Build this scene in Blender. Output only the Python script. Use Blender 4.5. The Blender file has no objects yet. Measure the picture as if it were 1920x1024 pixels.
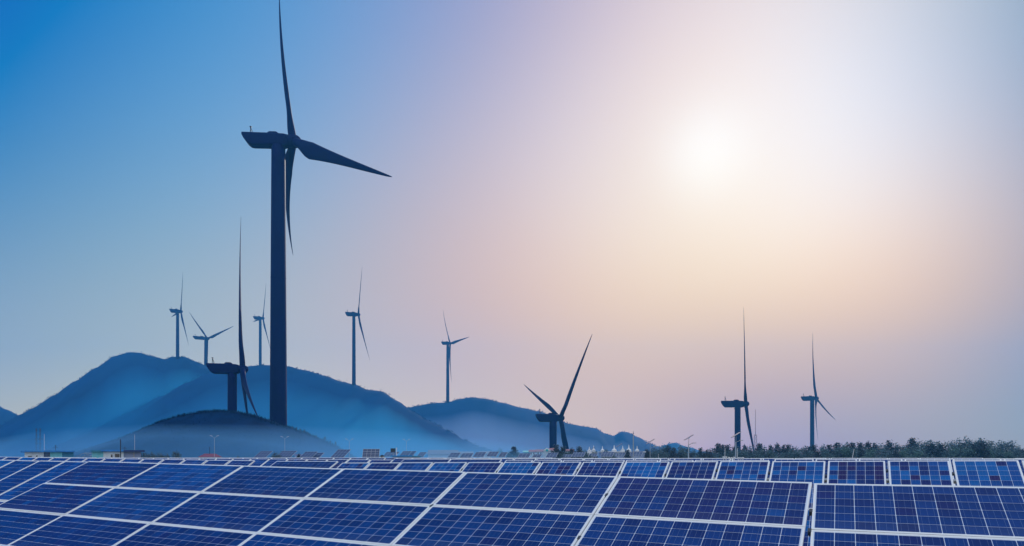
import bpy, bmesh, math, random
from mathutils import Vector, Matrix
from mathutils.bvhtree import BVHTree

SC = bpy.context.scene
COL = SC.collection
PI = math.pi
rad = math.radians
F = 1269.0            # focal length in photo pixels (photo 1920 wide)
HY = 858.0            # photo row of the horizon


def at(px, py, d):
    """world point seen at photo pixel px, py at depth d metres"""
    return Vector(((px - 960.0) / F * d, d, (HY - py) / F * d))


HAZE_COL, HAZE_D, HAZE_G = (0.10, 0.50, 1.0), 0.00028, 0.4
# banks of mist at the foot of the hills: hill, share of its height, reach before and behind, base, density, colour, anisotropy, shape, taper
MIST_A = ('A', 0.94, 520, 100, -59.5, 0.0056, (0.05, 0.60, 1.0), 0.3, 1.0)
MIST_B = ('B', 0.94, 560, 100, -59.5, 0.0082, (0.08, 0.61, 1.0), 0.3, 1.05, 9.0)
MIST_C = ('C', 0.92, 560, 100, -59.5, 0.0075, (0.46, 0.68, 1.0), 0.3)
MIST_M = ('M', 1.0, 42, 12, -2.8, 0.036, (0.22, 0.60, 1.0), 0.3, 1.5)

# ------------------------------------------------------------------ camera
cam_data = bpy.data.cameras.new('camera')
cam = bpy.data.objects.new('camera', cam_data)
COL.objects.link(cam)
cam.location = (0, 0, 0)
cam.rotation_euler = (rad(90), 0, 0)
cam_data.sensor_width = 36.0
cam_data.lens = 36.0 * F / 1920.0
cam_data.shift_y = (HY - 512.0) / 1920.0
cam_data.clip_start = 0.1
cam_data.clip_end = 20000.0
SC.camera = cam

# ------------------------------------------------------------------ sky
SUN_DIR = at(1320, 285, 1.0).normalized()
SUN_EL = math.asin(SUN_DIR.z)
SUN_AZ = math.atan2(SUN_DIR.x, SUN_DIR.y)
world = bpy.data.worlds.new('World')
SC.world = world
world.use_nodes = True
nt = world.node_tree
nt.nodes.clear()
w_out = nt.nodes.new('ShaderNodeOutputWorld')
sky = nt.nodes.new('ShaderNodeTexSky')
sky.sky_type = 'NISHITA'
sky.sun_disc = False
sky.sun_elevation = SUN_EL
sky.sun_rotation = SUN_AZ
sky.air_density = 1.0
sky.dust_density = 0.0
bg_sky = nt.nodes.new('ShaderNodeBackground')
bg_sky.inputs['Strength'].default_value = 0.05
# broad sky colour lobes by direction, brightened overhead and behind to light the panels
SKY_M = [(0.0, 0.0, 1.0), (0.2503, 0.8824, 0.3984), (0.2503, 0.8824, 0.3984), (0.2503, 0.8824, 0.3984), (0.2503, 0.8824, 0.3984), (-0.531, 0.702, 0.4746), (-0.5886, 0.7781, 0.2195), (-0.2366, 0.8341, 0.4982), (-0.2678, 0.9441, 0.192), (0.1095, 0.9929, 0.0454), (0.3912, 0.9193, 0.042), (0.5938, 0.8017, 0.0682), (0.5366, 0.7244, 0.4327), (0.2866, 0.9327, 0.219), (0.0288, 0.915, 0.4024), (0.3594, 0.7731, 0.5227), (-0.4614, 0.8872, 0.0056), (0.5285, 0.8489, 0.0054), (0.2938, 0.9559, 0.006), (0.0315, 0.9985, 0.0456), (-0.1112, 0.8822, 0.4575), (-0.4752, 0.7935, 0.3802), (-0.5109, 0.8531, 0.1062), (0.5213, 0.8067, 0.2784), (0.1613, 0.8531, 0.4961), (0.4983, 0.8545, 0.1468), (0.2212, 0.9678, 0.1205), (-0.531, 0.702, 0.4746), (0.3868, 0.9089, 0.1561), (0.0695, 0.9805, 0.1839), (0.4937, 0.8466, 0.1988), (0.9397, 0.0, 0.342), (-0.9397, 0.0, 0.342), (0.0, -0.9397, 0.342), (0.0, -0.5, 0.866), (0.5, 0.0, 0.866), (-0.604, -0.2198, 0.766), (0.0, 0.0, -1.0)]
SKY_K = [1.2, 5.0, 20.0, 90.0, 600.0, 7.0, 7.0, 12.0, 12.0, 14.0, 14.0, 12.0, 12.0, 20.0, 14.0, 14.0, 9.0, 30.0, 30.0, 25.0, 14.0, 12.0, 14.0, 18.0, 20.0, 20.0, 30.0, 25.0, 30.0, 25.0, 30.0, 3.0, 3.0, 2.0, 4.0, 5.0, 5.0, 2.0]
SKY_C = [(1.3852, 0.7167, -0.1568), (-0.5865, -0.0588, 0.7742), (-0.4997, 0.0683, 0.9797), (3.7242, 2.1725, 0.3356), (0.0397, -0.083, -0.2447), (0.0774, 0.167, 0.2112), (-1.4635, -1.1009, -0.9528), (0.5192, 0.0927, 0.2161), (1.0965, 0.4351, -0.4498), (0.1748, -0.0867, -0.3085), (0.9685, -0.4022, -1.8487), (-2.6332, 0.0455, 3.0066), (-0.9689, -0.7049, -0.6677), (-0.9606, -0.8698, -1.3563), (-4.4224, -1.2262, 2.2278), (0.6872, 0.7502, 0.1773), (0.5769, 0.3538, 0.1765), (-0.8387, -0.1299, 0.6974), (0.2702, -0.1799, -0.5668), (-0.2362, -0.4295, 0.1359), (-0.6473, 0.0372, 0.7899), (-0.9063, -0.6431, 0.2329), (-0.8303, 0.3781, 1.0845), (0.9083, 0.1657, -0.9246), (0.0198, 0.0548, 0.7305), (-1.6514, -1.5193, -1.1134), (1.9673, 0.1203, -1.8433), (2.446, 0.7345, -1.5986), (0.5488, 0.0207, -0.1277), (1.4298, -0.051, -1.943), (0.5187, -0.2103, -0.7692), (1.0372, 0.7863, 0.4367), (-0.4012, -0.126, 0.3372), (-0.707, -0.2714, 0.2616), (-0.3674, -0.0793, 0.314), (0.1972, 0.1431, 0.0098), (0.2566, 0.1926, -0.0263), (0.2066, 0.1762, 0.0865), (-1.989, -0.9377, 0.4396)]
tc = nt.nodes.new('ShaderNodeTexCoord')
nrm = nt.nodes.new('ShaderNodeVectorMath')
nrm.operation = 'NORMALIZE'
nt.links.new(tc.outputs['Generated'], nrm.inputs[0])
acc = None
for i, c in enumerate(SKY_C):
    sc_ = nt.nodes.new('ShaderNodeVectorMath')
    sc_.operation = 'SCALE'
    sc_.inputs[0].default_value = c
    if i == 0:
        sc_.inputs['Scale'].default_value = 1.0
    else:
        dt = nt.nodes.new('ShaderNodeVectorMath')
        dt.operation = 'DOT_PRODUCT'
        dt.inputs[1].default_value = SKY_M[i - 1]
        nt.links.new(nrm.outputs[0], dt.inputs[0])
        ma = nt.nodes.new('ShaderNodeMath')
        ma.operation = 'MULTIPLY_ADD'
        ma.inputs[1].default_value = SKY_K[i - 1]
        ma.inputs[2].default_value = -SKY_K[i - 1]
        nt.links.new(dt.outputs['Value'], ma.inputs[0])
        ex = nt.nodes.new('ShaderNodeMath')
        ex.operation = 'EXPONENT'
        nt.links.new(ma.outputs[0], ex.inputs[0])
        nt.links.new(ex.outputs[0], sc_.inputs['Scale'])
    if acc is None:
        acc = sc_
    else:
        ad = nt.nodes.new('ShaderNodeVectorMath')
        ad.operation = 'ADD'
        nt.links.new(acc.outputs[0], ad.inputs[0])
        nt.links.new(sc_.outputs[0], ad.inputs[1])
        acc = ad
sky_lobes = nt.nodes.new('ShaderNodeVectorMath')          # lobes in the units of the sky texture
sky_lobes.operation = 'SCALE'
sky_lobes.inputs['Scale'].default_value = 1.0 / bg_sky.inputs['Strength'].default_value
nt.links.new(acc.outputs[0], sky_lobes.inputs[0])
tot = nt.nodes.new('ShaderNodeVectorMath')
tot.operation = 'ADD'
nt.links.new(sky.outputs[0], tot.inputs[0])
nt.links.new(sky_lobes.outputs[0], tot.inputs[1])
mx = nt.nodes.new('ShaderNodeVectorMath')
mx.operation = 'MAXIMUM'
mx.inputs[1].default_value = (0, 0, 0)
nt.links.new(tot.outputs[0], mx.inputs[0])
nt.links.new(mx.outputs[0], bg_sky.inputs['Color'])
nt.links.new(bg_sky.outputs[0], w_out.inputs['Surface'])

# ------------------------------------------------------------------ sun
sun_data = bpy.data.lights.new('sun', 'SUN')
sun_data.energy = 2.0
sun_data.angle = rad(0.5)
sun_data.color = (1.0, 0.93, 0.84)
sun = bpy.data.objects.new('sun', sun_data)
COL.objects.link(sun)
sun.rotation_euler = SUN_DIR.to_track_quat('Z', 'Y').to_euler()
sun.location = SUN_DIR * 50

# ------------------------------------------------------------------ exposure
SC.view_settings.view_transform = 'Standard'
SC.view_settings.look = 'None'
SC.view_settings.exposure = 0.0
SC.view_settings.gamma = 1.0
SC.view_settings.use_curve_mapping = False
SC.cycles.use_denoising = True
try:
    SC.cycles.denoiser = 'OPENIMAGEDENOISE'
except Exception:
    pass
SC.cycles.max_bounces = 6
SC.cycles.volume_bounces = 3
SC.cycles.sample_clamp_indirect = 4.0


# ================================================================== helpers
def mat(name, color, rough=0.6, metal=0.0, coat=0.0, spec=0.5, noise=None, bump=None, emit=None):
    """principled material; noise=(scale, amount, coords) varies the colour, bump=(scale, strength)"""
    m = bpy.data.materials.new(name)
    m.use_nodes = True
    t = m.node_tree
    b = t.nodes['Principled BSDF']
    b.inputs['Base Color'].default_value = (*color, 1)
    b.inputs['Roughness'].default_value = rough
    b.inputs['Metallic'].default_value = metal
    b.inputs['Specular IOR Level'].default_value = spec
    if coat:
        b.inputs['Coat Weight'].default_value = coat
        b.inputs['Coat Roughness'].default_value = 0.06
    if noise or bump:
        co = t.nodes.new('ShaderNodeTexCoord')
    if noise:
        n = t.nodes.new('ShaderNodeTexNoise')
        n.inputs['Scale'].default_value = noise[0]
        n.inputs['Detail'].default_value = 6
        t.links.new(co.outputs['Object'], n.inputs['Vector'])
        r = t.nodes.new('ShaderNodeValToRGB')
        a = noise[1]
        r.color_ramp.elements[0].position = 0.3
        r.color_ramp.elements[1].position = 0.7
        r.color_ramp.elements[0].color = (*[max(0, c * (1 - a)) for c in color], 1)
        r.color_ramp.elements[1].color = (*[min(1, c * (1 + a)) for c in color], 1)
        t.links.new(n.outputs['Fac'], r.inputs['Fac'])
        t.links.new(r.outputs['Color'], b.inputs['Base Color'])
    if bump:
        n2 = t.nodes.new('ShaderNodeTexNoise')
        n2.inputs['Scale'].default_value = bump[0]
        n2.inputs['Detail'].default_value = 5
        t.links.new(co.outputs['Object'], n2.inputs['Vector'])
        bp = t.nodes.new('ShaderNodeBump')
        bp.inputs['Strength'].default_value = bump[1]
        t.links.new(n2.outputs['Fac'], bp.inputs['Height'])
        t.links.new(bp.outputs['Normal'], b.inputs['Normal'])
    return m


class MB:
    """collects geometry, then becomes one mesh"""

    def __init__(self):
        self.v, self.f, self.mi = [], [], []

    def add(self, vs, fs, mi=0):
        b = len(self.v)
        self.v += [tuple(p) for p in vs]
        self.f += [tuple(b + i for i in q) for q in fs]
        self.mi += [mi] * len(fs)
        return self

    def box(self, x0, x1, y0, y1, z0, z1, mi=0):
        return self.add([(x0, y0, z0), (x1, y0, z0), (x1, y1, z0), (x0, y1, z0), (x0, y0, z1), (x1, y0, z1), (x1, y1, z1), (x0, y1, z1)],
                        [(0, 3, 2, 1), (4, 5, 6, 7), (0, 1, 5, 4), (1, 2, 6, 5), (2, 3, 7, 6), (3, 0, 4, 7)], mi)

    def tube(self, p, q, r0, r1=None, n=8, mi=0):
        p, q = Vector(p), Vector(q)
        r1 = r0 if r1 is None else r1
        d = (q - p).normalized()
        a = d.orthogonal().normalized()
        b = d.cross(a)
        vs = []
        for c, r in ((p, r0), (q, r1)):
            for k in range(n):
                t = 2 * PI * k / n
                vs.append(c + a * (r * math.cos(t)) + b * (r * math.sin(t)))
        fs = [(k, (k + 1) % n, n + (k + 1) % n, n + k) for k in range(n)]
        fs += [tuple(range(n - 1, -1, -1)), tuple(range(n, 2 * n))]
        return self.add(vs, fs, mi)

    def loft(self, rings, mi=0, cap=True):
        n = len(rings[0])
        vs = [p for r in rings for p in r]
        fs = []
        for i in range(len(rings) - 1):
            for k in range(n):
                k2 = (k + 1) % n
                fs.append((i * n + k, i * n + k2, (i + 1) * n + k2, (i + 1) * n + k))
        if cap:
            fs.append(tuple(range(n - 1, -1, -1)))
            fs.append(tuple((len(rings) - 1) * n + k for k in range(n)))
        return self.add(vs, fs, mi)

    def lathe(self, prof, n=24, org=(0, 0, 0), mi=0):
        o = Vector(org)
        rings = [[o + Vector((r * math.cos(2 * PI * k / n), r * math.sin(2 * PI * k / n), z)) for k in range(n)] for r, z in prof]
        return self.loft(rings, mi)

    def mesh(self, name, mats, smooth=False):
        me = bpy.data.meshes.new(name)
        me.from_pydata(self.v, [], self.f)
        for m in (mats if isinstance(mats, (list, tuple)) else [mats]):
            me.materials.append(m)
        if any(self.mi):
            me.polygons.foreach_set('material_index', self.mi)
        if smooth:
            me.polygons.foreach_set('use_smooth', [True] * len(me.polygons))
        me.update()
        return me


def link(name, me, parent=None, loc=None):
    o = bpy.data.objects.new(name, me)
    COL.objects.link(o)
    if parent:
        o.parent = parent
    if loc is not None:
        o.location = loc
    return o


def tag(o, label, cat, group=None):
    o['label'] = label
    o['category'] = cat
    if group:
        o['group'] = group
    return o


def thing(name, label, cat, loc, group=None, rotz=0.0):
    o = bpy.data.objects.new(name, None)
    o.empty_display_size = 0.2
    COL.objects.link(o)
    o.location = loc
    o.rotation_euler = (0, 0, rotz)
    return tag(o, label, cat, group)


def kids(o):
    return list(o.children)


def dup(root, loc, rotz=0.0, scale=1.0, label=None, group=None):
    """a copy of a thing with copies of its parts and sub-parts"""
    r = root.copy()
    COL.objects.link(r)
    r.location = loc
    r.rotation_euler = (0, 0, rotz)
    r.scale = scale if isinstance(scale, (tuple, list)) else (scale,) * 3
    if label:
        r['label'] = label
    if group:
        r['group'] = group
    for ch in kids(root):
        c = ch.copy()
        COL.objects.link(c)
        c.parent = r
        for g in kids(ch):
            d = g.copy()
            COL.objects.link(d)
            d.parent = c
    return r


def structure(name, me, loc=None):
    o = link(name, me, None, loc)
    o['kind'] = 'structure'
    return o


def hashn(i, j, s):
    n = (i * 374761393 + j * 668265263 + s * 974634777) & 0xffffffff
    n = ((n ^ (n >> 13)) * 1274126177) & 0xffffffff
    return ((n ^ (n >> 16)) & 0xffff) / 65535.0 * 2 - 1


def vnoise(x, y, s=0):
    i, j = math.floor(x), math.floor(y)
    u, v = x - i, y - j
    u, v = u * u * (3 - 2 * u), v * v * (3 - 2 * v)
    a = hashn(i, j, s) * (1 - u) + hashn(i + 1, j, s) * u
    b = hashn(i, j + 1, s) * (1 - u) + hashn(i + 1, j + 1, s) * u
    return a * (1 - v) + b * v


def fbm(x, y, s=0, o=4):
    r, a = 0.0, 0.5
    for k in range(o):
        r += a * vnoise(x, y, s + k)
        x, y, a = x * 2.03 + 7.1, y * 2.03 + 3.7, a * 0.5
    return r


def smooth(t):
    t = min(1, max(0, t))
    return t * t * (3 - 2 * t)


def lerp_pts(pts, x):
    if x <= pts[0][0]:
        return pts[0][1:]
    for a, b in zip(pts, pts[1:]):
        if x <= b[0]:
            t = (x - a[0]) / (b[0] - a[0])
            t = 0.5 * t + 0.5 * smooth(t)
            return tuple(p * (1 - t) + q * t for p, q in zip(a[1:], b[1:]))
    return pts[-1][1:]


# ================================================================== materials
M_navy = mat('backlit_turbine', (0.0003, 0.0020, 0.068), 0.5, spec=0.05, noise=(0.15, 0.12))  # silhouette shade of backlit white turbines put into the colour
M_dark = mat('dark_metal', (0.03, 0.04, 0.06), 0.5)
M_frame = mat('anodised_aluminium', (0.93, 0.94, 0.94), 0.4)
M_back = mat('laminate_backsheet', (0.70, 0.79, 0.93), 0.3, spec=0.2)
M_galv = mat('galvanised_steel', (0.42, 0.45, 0.48), 0.45, metal=0.4, noise=(4, 0.15))
M_lamp = mat('pale_grey_paint', (0.46, 0.54, 0.64), 0.5)
M_white = mat('white_paint', (0.80, 0.82, 0.84), 0.5)
M_soil = mat('dry_soil_and_grass', (0.075, 0.085, 0.080), 0.95, noise=(0.12, 0.45))
M_hill = mat('hazed_wooded_hillside', (0.001, 0.046, 0.165), 0.95, spec=0.05, noise=(0.015, 0.18), bump=(0.04, 0.3))  # blue of the distance haze put into the slope colour
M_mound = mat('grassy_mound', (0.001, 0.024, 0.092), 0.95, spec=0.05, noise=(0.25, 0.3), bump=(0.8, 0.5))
M_scrub = mat('hazed_scrub_leaves', (0.001, 0.042, 0.150), 0.9, spec=0.05)  # same haze blue put into the leaves as on the slopes
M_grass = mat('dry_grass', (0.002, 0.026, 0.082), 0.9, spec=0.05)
M_bark = mat('bark', (0.06, 0.05, 0.045), 0.9)


# ================================================================== ground and hills
VALLEY = -60.0


def ground_z(x, y):
    r = y + 0.10 * abs(x) * (1 if x < 0 else 0.4)
    z = -2.75 + (VALLEY + 2.75) * smooth((y - 216) / 110.0)
    return z + 0.15 * fbm(x * 0.05, y * 0.05, 5)


mb = MB()
xs = [-2200, -1600, -1200, -800, -520, -340, -220, -150, -100, -70, -50, -35, -22, -12, -5, 0, 5, 12, 22, 35, 50, 70, 100, 150, 220, 340, 520, 800, 1200, 1600, 2200]
ys = [-600, -300, -120, -50, -20, 0, 8, 16, 26, 40, 60, 80, 105, 135, 165, 190, 205, 216, 230, 245, 262, 280, 300, 326, 360, 420, 520, 700, 1000, 1400, 1950]
mb.add([(x, y, ground_z(x, y)) for y in ys for x in xs],
       [(j * len(xs) + i, j * len(xs) + i + 1, (j + 1) * len(xs) + i + 1, (j + 1) * len(xs) + i) for j in range(len(ys) - 1) for i in range(len(xs) - 1)])
ground = structure('ground', mb.mesh('ground', M_soil, True))

SURF = []          # surfaces that things stand on
SURF.append(BVHTree.FromPolygons([Vector(v) for v in mb.v], mb.f))


def stand_z(x, y):
    z = -1e9
    for t in SURF:
        h = t.ray_cast(Vector((x, y, 900)), Vector((0, 0, -1)))
        if h[0] is not None:
            z = max(z, h[0].z)
    return z


def clump(mb, c, s, rng, n=5, mi=0, flat=1.0):
    """a few leaf-sized faces round a point"""
    for _ in range(n):
        o = Vector((rng.gauss(0, .42), rng.gauss(0, .42), rng.gauss(0, .42) * flat)) * s
        a = Vector((rng.uniform(-1, 1), rng.uniform(-1, 1), rng.uniform(-1, 1))).normalized()
        b = a.orthogonal().normalized()
        b = Matrix.Rotation(rng.uniform(0, 6.28), 3, a) @ b
        d = a.cross(b)
        w, h = s * rng.uniform(.22, .42), s * rng.uniform(.25, .5)
        p = Vector(c) + o
        mb.add([p - b * w, p + d * h * .5 - b * w * .2, p + b * w, p - d * h * .5 + b * w * .1], [(0, 1, 2, 3)], mi)


def hill(crest, front, back, base_f, base_b, seed, m, n_s=200, rough=1.0, power=1.12, ns=0.010, crest_amp=0.18):
    """a ridge: crest points (photo x, photo y, depth) give the crest line in the world; flanks fall off before and behind"""
    pts = [(p[0], p[1], p[2]) for p in crest]
    x0, x1 = pts[0][0], pts[-1][0]
    nt_f, nt_b = 34, 14
    ts = [-1 + i / nt_f for i in range(nt_f)] + [i / nt_b for i in range(nt_b + 1)]
    mb = MB()
    line = []
    for i in range(n_s + 1):
        px = x0 + (x1 - x0) * i / n_s
        py, d = lerp_pts(pts, px)
        c = at(px, py, d)
        c.z += crest_amp * fbm(c.x * 0.09, c.y * 0.01, seed + 9) * d / 1000 * 4
        line.append(c)
        for t in ts:
            W = front if t < 0 else back
            base = base_f if t < 0 else base_b
            k = (1 - abs(t)) ** power
            y = c.y + t * W
            zn = fbm(c.x * ns, y * ns * 0.6, seed) * rough * (abs(t) ** 0.7) * (1 - abs(t)) * 1.6
            mb.v.append((c.x * (1 + 0.05 * t * 0), y, base + (c.z - base) * k + zn * (c.z - base) * 0.30))
    m_ = len(ts)
    for i in range(n_s):
        for j in range(m_ - 1):
            mb.f.append((i * m_ + j, (i + 1) * m_ + j, (i + 1) * m_ + j + 1, i * m_ + j + 1))
    mb.mi = [0] * len(mb.f)
    o = structure('hill', mb.mesh('hill', m, True))
    SURF.append(BVHTree.FromPolygons([Vector(v) for v in mb.v], mb.f))
    return o, line, mb


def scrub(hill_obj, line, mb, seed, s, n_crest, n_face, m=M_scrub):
    """low bushes that roughen a hill's outline and face"""
    rng = random.Random(seed)
    q = MB()
    for _ in range(n_crest):
        i = rng.uniform(0, len(line) - 1.001)
        a, b = line[int(i)], line[int(i) + 1]
        c = a.lerp(b, i - int(i))
        k = rng.choice((.5, .7, .8, 1, 1.5)) * s
        clump(q, c + Vector((0, rng.uniform(-2, 2), k * .15)), k, rng, 4, flat=.6)
    for _ in range(n_face):
        f = rng.choice(mb.f)
        c = sum((Vector(mb.v[i]) for i in f), Vector()) / 4
        clump(q, c + Vector((rng.uniform(-6, 6), 0, s * .1)), s * rng.uniform(.6, 1.5), rng, 3, flat=.6)
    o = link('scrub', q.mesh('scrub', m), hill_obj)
    o['kind'] = 'stuff'
    return o


CR_0 = [(-260, 800, 1300), (-140, 742, 1300), (-60, 748, 1290), (-10, 759, 1280), (12, 768, 1270), (38, 780, 1260), (75, 805, 1250), (130, 845, 1250), (180, 890, 1250)]
CR_A = [(-160, 890, 930), (-60, 838, 940), (0, 801, 950), (38, 777, 960), (60, 766, 965), (100, 742, 975), (140, 715, 985), (180, 690, 990), (215, 668, 990), (240, 660.5, 990), (262, 661.5, 990), (280, 667, 990),
        (310, 673.5, 990), (322, 669, 990), (345, 669, 995), (370, 679, 1010), (395, 690, 1025), (430, 714, 1030), (480, 748, 1030), (540, 790, 1030), (620, 860, 1030)]
CR_B = [(20, 890, 800), (100, 842, 815), (150, 818, 825), (200, 794, 840), (250, 769, 855), (300, 744, 870), (350, 718, 885), (400, 696, 900), (440, 689, 905), (490, 684.5, 900), (540, 687, 885), (575, 695, 865), (610, 705, 835), (640, 716, 810),
        (665, 721, 793), (690, 731, 785), (716, 734, 775), (745, 752, 760), (775, 772, 745), (805, 790, 735), (840, 808, 720), (870, 825, 710), (900, 838, 700), (940, 850, 690), (990, 872, 680)]
CR_C = [(640, 850, 960), (700, 800, 950), (735, 776, 945), (765, 764, 940), (805, 757, 935), (830, 755, 930), (845, 753, 930), (862, 748, 935), (885, 745, 940), (910, 747.5, 945), (940, 755, 950), (980, 765, 955), (1010, 771, 960), (1070, 795, 965),
        (1100, 801, 965), (1118, 803, 965), (1132, 812, 965), (1150, 817, 965), (1166, 809, 965), (1178, 811, 965), (1200, 821, 960), (1215, 830, 955), (1235, 837, 950), (1262, 848, 950), (1300, 872, 950)]
CR_E = [(1180, 880, 1500), (1225, 850, 1500), (1245, 835, 1500), (1266, 830, 1500), (1286, 837, 1500), (1320, 847, 1500), (1365, 856, 1500), (1420, 880, 1500)]
CR_M = [(110, 884, 200), (150, 864, 200), (190, 845, 200), (215, 830, 200), (245, 815, 200), (280, 800, 200), (310, 787.5, 200), (345, 777.5, 200), (380, 771.5, 200), (410, 769.5, 200), (440, 771, 200), (470, 776.5, 200), (500, 786, 200), (540, 800.5, 200),
        (570, 810, 200), (600, 822, 200), (630, 835, 200), (650, 848, 200), (680, 864, 200), (720, 884, 200)]
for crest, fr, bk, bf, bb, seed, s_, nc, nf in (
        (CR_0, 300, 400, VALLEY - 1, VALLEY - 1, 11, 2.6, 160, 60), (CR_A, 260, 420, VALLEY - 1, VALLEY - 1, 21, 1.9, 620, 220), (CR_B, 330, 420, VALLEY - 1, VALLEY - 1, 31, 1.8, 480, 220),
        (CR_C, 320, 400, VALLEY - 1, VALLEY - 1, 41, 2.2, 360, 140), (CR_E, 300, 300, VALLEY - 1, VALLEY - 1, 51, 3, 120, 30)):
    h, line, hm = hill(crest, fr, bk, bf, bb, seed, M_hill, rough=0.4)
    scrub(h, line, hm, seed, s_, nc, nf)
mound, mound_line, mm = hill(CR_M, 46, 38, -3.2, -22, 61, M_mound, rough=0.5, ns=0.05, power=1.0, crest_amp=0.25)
mound.name = 'mound'
# grass on the mound
rng = random.Random(5)
q = MB()
for k in range(9000):
    if k < 3600:
        i = rng.uniform(0, len(mound_line) - 1.001)
        c = mound_line[int(i)].lerp(mound_line[int(i) + 1], i - int(i)) + Vector((0, rng.uniform(-2.5, 1), 0))
        hgt = rng.uniform(.25, .85)
        c.z -= abs(c.y - 200) * .25
    else:
        f = rng.choice(mm.f)
        a, b_, c_, d_ = (Vector(mm.v[i]) for i in f)
        u, v = rng.random(), rng.random()
        c = a.lerp(b_, u).lerp(d_.lerp(c_, u), v)
        hgt = rng.uniform(.2, .6)
    w = rng.uniform(.04, .12)
    lean = rng.uniform(-.3, .3)
    t = rng.uniform(0, PI)
    dx, dy = math.cos(t) * w, math.sin(t) * w
    q.add([c + Vector((-dx, -dy, -.1)), c + Vector((dx, dy, -.1)), c + Vector((lean, lean * .4, hgt))], [(0, 1, 2)])
g = link('grass', q.mesh('grass', M_grass), mound)
g['kind'] = 'stuff'


# ================================================================== trees
LEAF = [mat('pine_needles', (0.070, 0.098, 0.132), 0.9, spec=0.15), mat('broad_leaves', (0.120, 0.195, 0.225), 0.9, spec=0.15), mat('bright_leaves', (0.140, 0.240, 0.215), 0.9, spec=0.15),  # leaf colours lightened to stand in for haze before the trees
        mat('dark_needles', (0.028, 0.040, 0.064), 0.9, spec=0.15)]


def tree_meshes(kind, seed):
    """trunk mesh and crown mesh of a tree about 1 unit tall"""
    rng = random.Random(seed)
    tr, cr = MB(), MB()
    lean = Vector((rng.uniform(-.04, .04), rng.uniform(-.04, .04), 0))
    top = .93 if kind == 'pine' else .72
    tr.tube((0, 0, -.03), lean * .5 + Vector((0, 0, top * .5)), .030, .020, 7)
    tr.tube(lean * .5 + Vector((0, 0, top * .5)), lean + Vector((0, 0, top)), .020, .005, 6)
    if kind == 'pine':
        n = 17
        for i in range(n):
            z = .16 + .80 * i / (n - 1)
            rmax = .34 * (1 - ((z - .30) / .72) ** 2 if z > .30 else .75 + z) * rng.uniform(.65, 1.15)
            rmax = max(rmax, .03)
            nb = 5 if z < .8 else 3
            a0 = rng.uniform(0, 6.28)
            for b in range(nb):
                a = a0 + 6.28 * b / nb + rng.uniform(-.4, .4)
                rr = rmax * rng.uniform(.55, 1.1)
                p0 = lean * z + Vector((0, 0, z - .02))
                p1 = lean * z + Vector((rr * math.cos(a), rr * math.sin(a), z + rr * rng.uniform(-.05, .35)))
                tr.tube(p0, p1, .006, .002, 4)
                for s in (.45, .75, 1.0):
                    clump(cr, p0.lerp(p1, s), .105 * rng.uniform(.7, 1.25), rng, 5, rng.choice((0, 0, 1)))
        clump(cr, lean + Vector((0, 0, .97)), .05, rng, 5, 0)
    else:
        lobes = []
        for i in range(rng.randint(7, 10)):
            a = rng.uniform(0, 6.28)
            z = rng.uniform(.34, .84)
            rr = .25 * rng.uniform(.2, 1.0) * (1.0 if z < .7 else .6)
            lobes.append((Vector((rr * math.cos(a), rr * math.sin(a), z)), rng.uniform(.10, .17)))
        lobes.append((Vector((0, 0, .84)), .13))
        for c, r in lobes:
            tr.tube((0, 0, c.z * .55), c, .012, .004, 5)
            for _ in range(22):
                d = Vector((rng.gauss(0, 1), rng.gauss(0, 1), rng.gauss(0, 1))).normalized()
                d *= r * rng.uniform(.55, 1.05)
                clump(cr, c + d, .085 * rng.uniform(.7, 1.3), rng, 4, rng.choice((0, 0, 0, 1)))
    ms = [LEAF[0], LEAF[3]] if kind == 'pine' else ([LEAF[1], LEAF[0]] if kind == 'broad' else [LEAF[2], LEAF[1]])
    return tr.mesh('trunk', M_bark), cr.mesh('crown', ms)


TREES = {}
for kind, nvar in (('pine', 5), ('broad', 6), ('bright', 3)):
    TREES[kind] = [tree_meshes(kind, 100 + 17 * i + len(kind)) for i in range(nvar)]
trng = random.Random(77)


def tree(kind, px, py, d, label, group=None, wide=1.0, name=None, base=None, hmin=None):
    """a tree whose top shows at photo px, py at depth d, standing on the ground there"""
    p = at(px, py, d)
    zb = (stand_z(p.x, p.y) if base is None else base) - .05
    h = max(p.z - zb, .3)
    if hmin:
        h = hmin
    t = thing(name or {'pine': 'pine_tree', 'broad': 'leafy_tree', 'bright': 'leafy_tree'}[kind], label, 'tree', (p.x, p.y, zb), group, trng.uniform(0, 6.28))
    tm, cm = trng.choice(TREES[kind])
    link('trunk', tm, t)
    link('crown', cm, t)
    w = h * wide * trng.uniform(.9, 1.12)
    t.scale = (w, w, h)
    return t


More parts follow.
